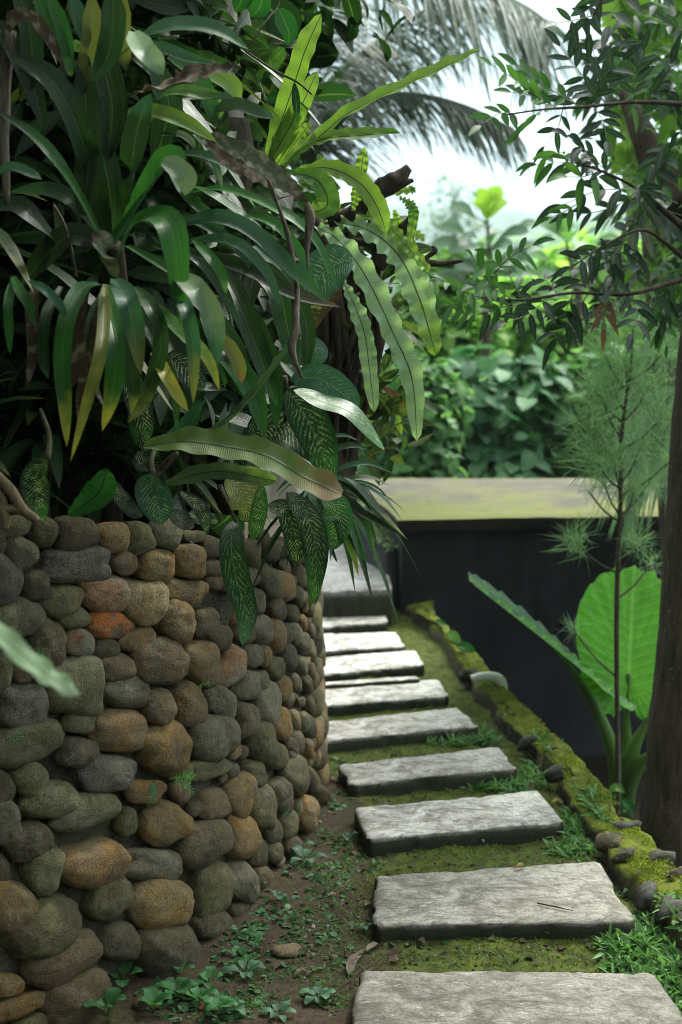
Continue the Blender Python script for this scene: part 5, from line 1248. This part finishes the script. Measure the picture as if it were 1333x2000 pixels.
# sapling with big obovate leaves against the mist
def whorl_plant(base_px, top_px, d, n, l, c1, c2, label, seed, top=None, tops=8):
    a, b = P(*base_px, d), P(*top_px, d); r = thing('big_leaf_sapling', (a[0], a[1], terr(a[0], a[1])), label, 'tree'); mb = MB(); tube(mb, [(a[0], a[1], terr(a[0], a[1])), a, (a + b) / 2 + np.array([.03, 0, 0]), b], [.05, .04, .03, .01], 24, 9, lump=.1); mb.build('trunk', M['bark'], r)
    mb = MB(); rq = random.Random(seed)
    for i in range(n):
        t = rq.uniform(.25, 1) if i >= tops else 1; p = a * (1 - t) + b * t; an = rq.uniform(0, 6.28); e = rq.uniform(.0, .5) if i >= tops else rq.uniform(.5, 1.3)
        h = np.array([math.sin(an) * math.cos(e), math.cos(an) * math.cos(e), math.sin(e)]); off = h * rq.uniform(0, .25) * (t < 1) * np.array([1, 1, .2]); f = rq.random(); ll = l * rq.uniform(.7, 1.1)
        c = (np.array(c1) * (1 - f) + np.array(c2) * f) if not (top is not None and i < tops) else np.array(top)
        strip(mb, [p + off, p + off + h * ll * .5 + np.array([0, 0, .02]), p + off + h * ll + np.array([0, 0, -.08 * ll])], ll * .24, c, prof=lambda q: math.sin(math.pi * min(1, max(0, q)) ** 1.6) ** .7 if 0 < q < 1 else 0, n=9, nv=3, fold=.2, seed=rq.random(), face=.5)
    mb.build('foliage', M['plain'], r)
whorl_plant((950, 640), (952, 430), 11.0, 52, .3, (.03, .08, .04), (.07, .15, .07), 'upright sapling with big paddle leaves and a bright yellow green top against the mist', 5, top=(.28, .45, .05), tops=9)
whorl_plant((1130, 640), (1105, 470), 11.5, 26, .32, (.04, .11, .04), (.1, .22, .06), 'sapling with big paddle leaves between the bright shrubs', 6, tops=4)
# small feathery tree in the mist
leafy('feathery_tree', [(P(890, 400, 40), (.8, .8, .9)), (P(880, 470, 40), (1.1, .9, .9)), (P(910, 520, 40), (1.2, 1, .8)), (P(862, 520, 40), (1.1, 1, .8))], 900, .22, (.05, .12, .06), (.1, .2, .1), 'slight feathery tree fading into the mist left of the sapling', 'tree',
      tpl=TPL_LANCE, trunk=[(P(890, 600, 40)[0], P(890, 600, 40)[1], terr(*P(890, 600, 40)[:2])), P(885, 520, 40), P(892, 370, 40)], trad=(.06, .02), seed=41, limbs=10, shell=.2)
for i, (x, y, d, rx, ry, n, lb) in enumerate([(800, 570, 300, 90, 70, 1500, 'hazy tree at the left foot of the misty hill'), (1060, 520, 420, 110, 50, 900, 'hazy round tree on the slope below the misty hill'), (1210, 480, 450, 120, 60, 1100, 'hazy tree on the right slope below the misty hill'), (930, 575, 240, 110, 70, 900, 'pale green tree in thin mist beyond the shrubs'), (1120, 560, 220, 150, 60, 1000, 'green tree in thin mist beyond the right shrubs')]):
    c = P(x, y, d); a, b = rx / F * d, ry / F * d
    leafy('valley_tree', [(c, (a, a, b), 2), (c + np.array([a * .6, 0, b * .3]), (a * .5, a * .5, b * .6)), (c + np.array([-a * .6, 0, -.1]), (a * .5, a * .5, b * .6))], n * 2, .011 * d, (.08, .18, .06), (.2, .36, .12), lb, 'tree', matn='bright', group='trees in the misty valley', trunk=[(c[0], c[1], terr(c[0], c[1])), c - np.array([.1, 0, b]), c], trad=(.4, .2), seed=400 + i, limbs=6)
c = np.array([-2.1, 1.3, 1.9]); leafy('bush', [(c, (1.0, .9, 2.0))], 1500, .2, (.01, .035, .01), (.03, .08, .02), 'tall dark bush beside the viewer, wholly left of the picture', 'bush', trunk=[(-2.1, 1.3, 0), (-2.1, 1.3, .6), c], trad=(.06, .03), seed=690, limbs=4)  # out-of-view bush added to keep side light off the planter
for yy, lb in ((2.6, 'broad dark bush beyond the left edge of the picture, nearer one'), (5.8, 'broad dark bush beyond the left edge of the picture, farther one')):  # out-of-view pair added to stop light coming in from the left
    c = np.array([-4.4, yy, 1.8]); leafy('bush', [(c, (1.0, 1.9, 2.4))], 2400, .25, (.01, .035, .01), (.03, .08, .02), lb, 'bush', trunk=[(-4.4, yy, -.9), (-4.4, yy, .4), c], trad=(.07, .03), seed=int(yy * 10), limbs=4)
c = np.array([2.7, .5, 1.4]); leafy('bush', [(c, (1.0, 1.3, 2.0))], 1500, .2, (.01, .035, .01), (.03, .08, .02), 'tall dark bush beside the viewer, wholly right of the picture', 'bush', trunk=[(2.7, .5, -.9), (2.7, .5, .2), c], trad=(.06, .03), seed=691, limbs=4)  # out-of-view bush added to cut the open sky on the right
for i, x in enumerate((-4.5, -1.5, 1.5, 4.5)):
    c = np.array([x, -4.6 - .4 * (i % 2), 1.6]); leafy('hedge_bush', [(c, (2.0, .8, 2.6))], 2300, .28, (.02, .06, .02), (.05, .12, .03), ['tall bush behind the viewer, far left', 'tall bush behind the viewer, left of the middle', 'tall bush behind the viewer, right of the middle', 'tall bush behind the viewer, far right'][i], 'bush', group='bushes behind the viewer', trunk=[(x, c[1], -.9), (x, c[1], .3), c], trad=(.08, .04), seed=700 + i, limbs=4)  # unseen row added so less sky reflects off the leaves
# ================================================================== GROUND COVER AND SMALL THINGS
rnd = np.random.default_rng(99)
def ground_scatter(name, regions, dens, size, c1, c2, tpl, label, cat, up=.9, tilt=.5, zoff=0.0, avoid=True, lift=0.3):
    """regions: pixel ellipses (x, y, rx, ry, weight)"""
    L = []
    for (x, y, rx, ry, wt) in regions:
        for _ in range(int(dens * wt)):
            a, r = rnd.uniform(0, 6.28), math.sqrt(rnd.random())
            px, py = x + rx * r * math.cos(a), y + ry * r * math.sin(a); g = G(px, py, 0)
            if avoid and in_slab(g[0], g[1], -.004): continue
            if math.hypot(g[0] - PC[0], g[1] - PC[1]) < PR + .03: continue
            if g[0] > kout_x(g[1]) - .02: continue
            k = kin_x(g[1]); z = gz(g[0], g[1]) if g[0] < k + .02 else .06
            if nz(g[0], g[1], 3, 9, 2) < -.25 and wt < 2: continue
            L.append((g[0], g[1], z + zoff))
    L = np.array(L); N = len(L); up_ = rnd.normal(size=(N, 3)) * tilt + np.array([0, 0, 1.0]) * up
    n = up_ / np.linalg.norm(up_, axis=1)[:, None]; h = rnd.normal(size=(N, 3)); h[:, 2] = np.abs(h[:, 2]) * lift * 2 + lift; h /= np.linalg.norm(h, axis=1)[:, None]
    s = np.cross(h, n); s /= np.linalg.norm(s, axis=1)[:, None]; nn = np.cross(s, h)
    nn = np.where(nn[:, 2:] < 0, -nn, nn)
    mb = MB(); scatter(mb, tpl, L, np.stack([s, h, nn], 2), size * rnd.uniform(.5, 1.25, N), colr(rnd, N, c1, c2), rnd=rnd)
    return tag(mb.build(name, M['plain']), label, cat, kind='stuff')
GRS = [(1290, 1870, 110, 75, 3), (1230, 1830, 60, 40, 1.2), (1330, 1960, 60, 90, 2), (1125, 1640, 55, 40, 1.5), (1140, 1600, 40, 20, .5), (1000, 1525, 85, 24, 1.6), (940, 1528, 50, 14, .6), (890, 1445, 75, 14, 1.2), (950, 1440, 40, 14, .5), (820, 1378, 60, 9, .6), (655, 1274, 25, 8, .5), (1070, 1500, 40, 30, .5)]
TPL_CARPET = leaf_tpl(w_lance, .11, 4, .35, .35)
ground_scatter('grass', GRS, 430, .042, (.05, .13, .035), (.13, .27, .085), TPL_CARPET, 'low carpet grass growing between the slab ends and the kerb', 'grass', tilt=.6)
ground_scatter('fine_grass', [(700, 1640, 60, 30, .4), (800, 1540, 110, 20, .5), (720, 1385, 60, 8, .3), (1000, 1830, 180, 12, .4), (640, 1850, 90, 110, 2.0), (560, 1950, 120, 60, 1.8), (640, 1680, 60, 60, 1.4), (1090, 1690, 60, 20, .3), (760, 1455, 80, 12, .4), (690, 1300, 60, 5, .2), (880, 1660, 160, 20, .4), (960, 1870, 220, 16, .4)], 420, .022, (.04, .1, .02), (.12, .22, .05), TPL_GRASS, 'short sparse grass sprouting from the moss', 'grass', tilt=.5)
TPL_ROUND = leaf_tpl(w_ell, .38, 5, .15, .15)
ground_scatter('ground_cover', [(600, 1700, 80, 70, 1.2), (640, 1800, 80, 90, 1.4), (540, 1800, 60, 60, 1.4), (500, 1870, 90, 40, 1.4), (700, 1680, 60, 60, .6), (640, 1600, 50, 60, .5), (400, 1960, 130, 45, 2.2), (560, 1960, 110, 50, 1.4), (480, 1840, 60, 30, 1.6), (780, 1660, 80, 30, .4), (860, 1830, 160, 20, .4), (1180, 1770, 60, 60, .8), (660, 1530, 30, 60, .5)], 115, .02, (.03, .1, .04), (.1, .22, .09), TPL_ROUND, 'tiny round leaved weeds scattered over the soil beside the wall', 'weeds', tilt=.35, lift=.12)
# fuzzy pile of the moss on the kerb and between the slabs
L = []
for _ in range(20000):
    y = rnd.uniform(3.0, 6.6) if rnd.random() < .6 else rnd.uniform(3.0, 4.6); f = rnd.random()
    if rnd.random() < .5:
        x = kin_x(y) + (kout_x(y) - kin_x(y)) * (.08 + .84 * f); z = .058 + .012 * f
        if nz(x, y, 2, 5, 3) < -.3: continue
        dark = 0
    else:
        x = kin_x(y) - .03 - .75 * f; z = gz(x, y); dark = 1
        if in_slab(x, y, -.003) or math.hypot(x - PC[0], y - PC[1]) < PR + .25 or nz(x, y, 1, 6, 3) < -.15: continue
    L.append((x, y, z, dark))
L = np.array(L); N = len(L); up_ = rnd.normal(size=(N, 3)) * .5 + np.array([0, 0, 1.0]); h = up_ / np.linalg.norm(up_, axis=1)[:, None]; a_ = rnd.normal(size=(N, 3)); a_ -= h * (a_ * h).sum(1)[:, None]; a_ /= np.linalg.norm(a_, axis=1)[:, None]
mb = MB(); cc_ = colr(rnd, N, (.1, .12, .015), (.24, .29, .035)); cc_[L[:, 3] > 0] *= .7
scatter(mb, leaf_tpl(w_lance, .3, 3, .3, .1), L[:, :3], np.stack([np.cross(a_, h) * -1, h, a_], 2), rnd.uniform(.005, .012, N), cc_, rnd=rnd)
tag(mb.build('moss', M['plain']), 'short yellow green moss tufts on the kerb and between the slabs', 'moss', kind='stuff')
mb = MB(); L = []
for _ in range(260):
    px, py = rnd.uniform(480, 1330), rnd.uniform(1380, 2000); g = G(px, py, 0)
    if in_slab(g[0], g[1], 0) or math.hypot(g[0] - PC[0], g[1] - PC[1]) < PR + .04: continue
    if g[0] > kout_x(g[1]) - .03: continue
    L.append((g[0], g[1], (gz(g[0], g[1]) if g[0] < kin_x(g[1]) else .065) + .006))
L = np.array(L); scatter(mb, leaf_tpl(w_lance, .3, 5, .5, .3), L, rotm(len(L), rnd, tilt=.35), rnd.uniform(.012, .035, len(L)), colr(rnd, len(L), (.06, .035, .02), (.22, .16, .1)), rnd=rnd)
tag(mb.build('leaf_litter', M['dead']), 'small brown dry leaf bits scattered over the soil', 'leaf litter', kind='stuff')
# soil crumbs and chips
mb = MB()
for i in range(900):
    px, py = R_.uniform(480, 1330), R_.uniform(1450, 2000); g = G(px, py, 0)
    if in_slab(g[0], g[1], -.01) or g[0] > kin_x(g[1]) or math.hypot(g[0] - PC[0], g[1] - PC[1]) < PR + .02: continue
    s = R_.uniform(.002, .006) * (2 if R_.random() < .06 else 1); c = R_.choice([(.08, .06, .04), (.14, .11, .08), (.05, .035, .025), (.2, .18, .15)])
    pebble(mb, np.array([g[0], g[1], gz(g[0], g[1]) + s * .3]), np.array([s, 0, 0]), np.array([0, s * .8, 0]), np.array([0, 0, s * .6]), c, seg=6, rings=4, lump=.2, seed=i)
tag(mb.build('gravel', M['stone']), 'crumbs of soil and grit on the path', 'gravel', kind='stuff')
# rosette weeds, each a plant of its own
def weed(px, py, n, lpx, label, col=(.045, .11, .06), col2=(.09, .2, .11), z=0.0, wl=.28, seed=0, name='leafy_weed', el=(.1, .5), group=None, mat_='plain'):
    g = G(px, py, z); g[2] = gz(g[0], g[1]) + z; rq = random.Random(seed or int(px)); r = thing(name, g, label, 'weed', group); mb = MB()
    l0 = lpx / F * g[1]
    for i in range(n):
        a = 6.28 * i / n + rq.uniform(-.3, .3); e = rq.uniform(*el); l = l0 * rq.uniform(.75, 1.1); h = np.array([math.cos(a) * math.cos(e), math.sin(a) * math.cos(e), math.sin(e)]); st = g + np.array([0, 0, .012])
        f = rq.random(); q0 = st + h * l * .25
        tube(mb, [g, q0], [.0015, .001], 4, 4, ca=col)
        strip(mb, [q0, q0 + h * l * .5 + np.array([0, 0, .004]), q0 + h * l + np.array([0, 0, -l * .2])], l * wl, np.array(col) * (1 - f) + np.array(col2) * f, prof=w_ell, n=10, nv=5, fold=.15, seed=rq.random(), face=0, wave=.08, wfreq=2)
    mb.build('foliage', M[mat_], r); return r
GWD = 'leafy weeds along the path'
WD = [(598, 1690, 5, 40, 'spreading grey green weed against the foot of the stone wall'), (583, 1660, 4, 28, 'small upright weed among the lowest stones at the wall foot'), (478, 1905, 7, 40, 'leafy grey green weed beside the wall, left of the broken chip'),
      (622, 1945, 8, 36, 'rosette weed with many blue green leaves, midway between wall and nearest slab'), (545, 1985, 6, 34, 'blue green weed at the bottom edge of the picture'), (985, 1815, 4, 34, 'weed with two leaf pairs at the front edge of the second slab'), (1052, 1820, 6, 30, 'star shaped weed just right of the middle, below the second slab'),
      (1052, 1620, 3, 26, 'single broad weed leaf against the front edge of the third slab'), (940, 1645, 4, 16, 'tiny grey weed on the moss in front of the third slab'), (712, 1825, 5, 18, 'tiny weed by the left front corner of the second slab'),
      (1235, 1740, 5, 24, 'weed between the right end of the second slab and the kerb'), (1215, 1715, 5, 22, 'weed among loose stones under the kerb'), (455, 1985, 8, 30, 'bushy low weed at the bottom edge near the wall'), (680, 1640, 4, 20, 'small pale weed left of the third slab'),
      (735, 1690, 3, 14, 'sprig beside the left back corner of the second slab'), (1195, 1650, 4, 18, 'sprig on the kerb moss'), (545, 1765, 5, 18, 'sprig at the wall foot below the round stones'), (500, 1745, 4, 18, 'sprig between the lowest stones')]
for i, (x, y, n, l, lb) in enumerate(WD): weed(x, y, n, l, lb, seed=i + 10, group=GWD)
BW = [(240, 1935, 4, 52), (300, 1985, 6, 40), (345, 1955, 7, 40), (390, 1965, 6, 36), (410, 1930, 5, 34), (430, 1990, 6, 34), (355, 1905, 4, 34), (210, 1995, 5, 44), (275, 1900, 3, 24)]
BL_ = ['glossy green weed with tall oval leaves at the foot of the wall, lower left', 'round leaved green weed at the bottom edge, left part', 'dense green weed at the wall foot beside the red brick chip', 'green weed right of the red brick chip', 'weed reaching up over the last big stone', 'green weed at the bottom edge below the red chips', 'upright weed leaning on the big dark stone', 'glossy weed in the lower left corner', 'little sprig on the lowest stones, lower left']
for i, (x, y, n, l) in enumerate(BW): weed(x, y, n, l, BL_[i], col=(.03, .1, .03), col2=(.06, .2, .06), seed=i + 60, wl=.36, el=(.3, .9), group='leafy weeds at the foot of the wall')
# little ferns rooted between the stones
def wall_fern(px, py, L, n, label, seed, col=(.06, .17, .04), ang=None):
    th, z, Y, _ = cyl_hit(px, py, .05); c = np.array([PC[0] + (PR + .035) * math.cos(th), PC[1] + (PR + .035) * math.sin(th), z]); er = np.array([math.cos(th), math.sin(th), 0]); et = np.array([-math.sin(th), math.cos(th), 0])
    r = thing('wall_fern', c, label, 'fern', 'little ferns in the stone wall'); rq = random.Random(seed); mb = MB()
    for i in range(n):
        a = (ang[i] if ang else rq.uniform(-.3, 3.4)); d = et * math.cos(a) + np.array([0, 0, 1.0]) * math.sin(a) * .7 + er * .45; l = L / F * Y * rq.uniform(.8, 1.1)
        pts = [c, c + d * l * .5 + er * .01, c + d * l + np.array([0, 0, -.3 * l])]; cc = catmull(pts, 20); tube(mb, pts, [.001, .0006], 6, 4, ca=col)
        T = np.gradient(cc, axis=0)
        for k in range(4, 20, 2):
            tg = unit(T[k]); sd = unit(np.cross(tg, er)); ll = l * .2 * math.sin(math.pi * (.12 + .85 * k / 20)) ** .7
            for s in (-1, 1):
                q = cc[k] + (sd * s + tg * .4) * ll; strip(mb, [cc[k], (cc[k] + q) / 2, q], ll * .2, np.array(col) * rq.uniform(.8, 1.5), prof=w_ell, n=5, nv=3, seed=rq.random(), ref=er)
    mb.build('foliage', M['plain'], r)
wall_fern(50, 1292, 60, 4, 'little green fern in the wall behind the blurred frond tip', 1, ang=[-.9, -.6, 1.2, 2.6])
wall_fern(385, 1338, 22, 4, 'tiny fern above the pointed stone in the middle of the wall', 2, ang=[0, .6, 2.6, 3.2])
wall_fern(330, 1522, 56, 3, 'fern with a pale green spray between stones, right one of a close pair', 3, col=(.1, .26, .06), ang=[.0, .3, -.6])
wall_fern(300, 1528, 50, 4, 'darker blue green fern drooping between stones, left one of a close pair', 4, col=(.04, .13, .07), ang=[3.1, 3.6, 4.0, 2.7])
wall_fern(22, 1440, 22, 3, 'tiny fern low at the left edge of the wall', 5, ang=[.4, 1.5, 2.6])
wall_fern(555, 1592, 20, 3, 'tiny sprig between the olive stones near the right side of the wall', 6, ang=[.5, 1.5, 2.4])
# chips of brick and stone, fallen leaves, twigs
def chip(px, py, wpx, hpx, col, label, name='stone_chip', cat='stone', m='stone', seed=0, z=0.0, group=None):
    g = G(px, py, z); s = g[1] / F; g[2] = gz(g[0], g[1]) + z + hpx * s * .25; mb = MB()
    pebble(mb, g, np.array([wpx * s / 2, .2 * wpx * s / 2, 0]), np.array([0, hpx * s * .9, 0]), np.array([0, .004, hpx * s * .45]), col, np.array(col) * .8, 14, 8, .2, 3.6, seed)
    return tag(mb.build(name, M[m], origin=(g[0], g[1], g[2] - hpx * s * .3)), label, cat, group)
chip(560, 1862, 58, 22, (.3, .22, .13), 'tan broken stone chip lying on the soil between wall and second slab', seed=3)
chip(306, 1966, 20, 18, (.4, .1, .04), 'bright red brick chip among the weeds at the foot of the wall', 'brick_chip', 'brick chip', 'clay', 5)
chip(278, 1972, 34, 26, (.2, .1, .07), 'dull brown broken brick just left of the bright red chip', 'brick_chip', 'brick chip', 'stone', 6)
chip(442, 1962, 14, 12, (.4, .12, .05), 'small red brick chip among weeds, right of the bigger one', 'brick_chip', 'brick chip', 'clay', 7)
chip(394, 1972, 14, 10, (.4, .12, .05), 'tiny red brick chip between two weeds near the bottom edge', 'brick_chip', 'brick chip', 'clay', 8)
chip(1250, 1715, 30, 22, (.2, .18, .15), 'grey loose stone under the kerb near the second slab', seed=9)
chip(612, 1808, 8, 6, (.5, .45, .4), 'tiny pale pebble on the soil beside the second slab', seed=10)
def dropped(pts, wpx, ca, label, z=0.0, m='dead', prof=w_ell, name='fallen_leaf', group='fallen leaves'):
    g = [G(x, y, z) for x, y in pts]; g = [np.array([a[0], a[1], (gz(a[0], a[1]) if z < .03 else ZS) + .008 + .006 * (i % 2)]) for i, a in enumerate(g)]
    mb = MB(); strip(mb, g, wpx / 2 / F * g[0][1], ca, prof=prof, n=10, nv=5, fold=.35, wave=.15, wfreq=2, face=0, seed=pts[0][0])
    return tag(mb.build(name, M[m], origin=g[0]), label, 'leaf', group)
dropped([(1008, 1702), (1018, 1698), (1028, 1696)], 12, (.3, .22, .04), 'small yellow leaf lying on the second slab', z=ZS)
dropped([(682, 1905), (690, 1885), (712, 1862)], 22, (.22, .16, .13), 'curled pinkish brown dry leaf at the left corner of the nearest slab')
dropped([(716, 1868), (730, 1855), (742, 1848)], 16, (.3, .22, .18), 'pale dry leaf behind the curled brown one by the nearest slab')
dropped([(1078, 1572), (1090, 1570), (1098, 1574)], 14, (.35, .3, .06), 'yellow leaf in the grass right of the third slab')
dropped([(645, 1522), (652, 1526), (662, 1532)], 12, (.35, .28, .05), 'yellow leaf at the wall foot left of the fourth slab')
dropped([(575, 1905), (588, 1900), (600, 1898)], 12, (.25, .18, .12), 'dry brown leaf on the soil above the rosette weed')
dropped([(640, 1760), (650, 1756), (658, 1757)], 9, (.35, .28, .2), 'pale dry leaf flake on the bare soil')
for k, (pts, lb) in enumerate([([(1050, 1768), (1085, 1775), (1120, 1783)], 'short dark twig lying on the right part of the second slab'), ([(560, 1720), (600, 1680), (650, 1610)], 'long thin twig running up along the wall foot'), ([(640, 1965), (700, 1915), (780, 1860)], 'dark twig pointing at the nearest slab from the left')]):
    mb = MB(); q = [G(x, y, ZS if k == 0 else 0) + np.array([0, 0, .006 if k == 0 else .016]) for x, y in pts]; tube(mb, q, [.0022, .0018, .001], 14, 5, lump=.3); tag(mb.build('twig', M['darkbark'], origin=q[0]), lb, 'twig')
q = [(600, 1347), (822, 1322)]
qa = [G(600, 1336, .064), G(816, 1320, .064), G(822, 1327, .064), G(600, 1342, .064)]
# thin bright strip at the back of the sixth slab
slab('stone_strip', qa, .066, .06, (.75, .74, .7), 88, 'thin white stone strip laid along the back edge of the sixth slab', None, 'stone')
# ================================================================== HAZE
if HAZE:
    mb = MB(); x0, x1, y0, y1, z0, z1 = -1900, 2100, -1600, 2000, -75, 230
    V = [(x, y, z) for z in (z0, z1) for y in (y0, y1) for x in (x0, x1)]
    mb.add(V, [(0, 2, 3, 1), (4, 5, 7, 6), (0, 1, 5, 4), (2, 6, 7, 3), (0, 4, 6, 2), (1, 3, 7, 5)])
    m, nt = mat('haze'); vo = nd(nt, 'ShaderNodeVolumePrincipled', {'Color': (.82, .93, 1, 1), 'Density': HAZE_D, 'Anisotropy': .2}); out = nt.nodes.new('ShaderNodeOutputMaterial'); nt.links.new(vo.outputs[0], out.inputs['Volume'])
    o = mb.build('haze', m, smooth=False); o['kind'] = 'stuff'; o['label'] = 'thin white mist filling the valley air'
for o in scn.objects:
    if '_off' in o: del o['_off']
for o in scn.objects:
    if 'label' in o and len(o['label'].split()) > 16: print('LONG', o.name, '|', o['label'])
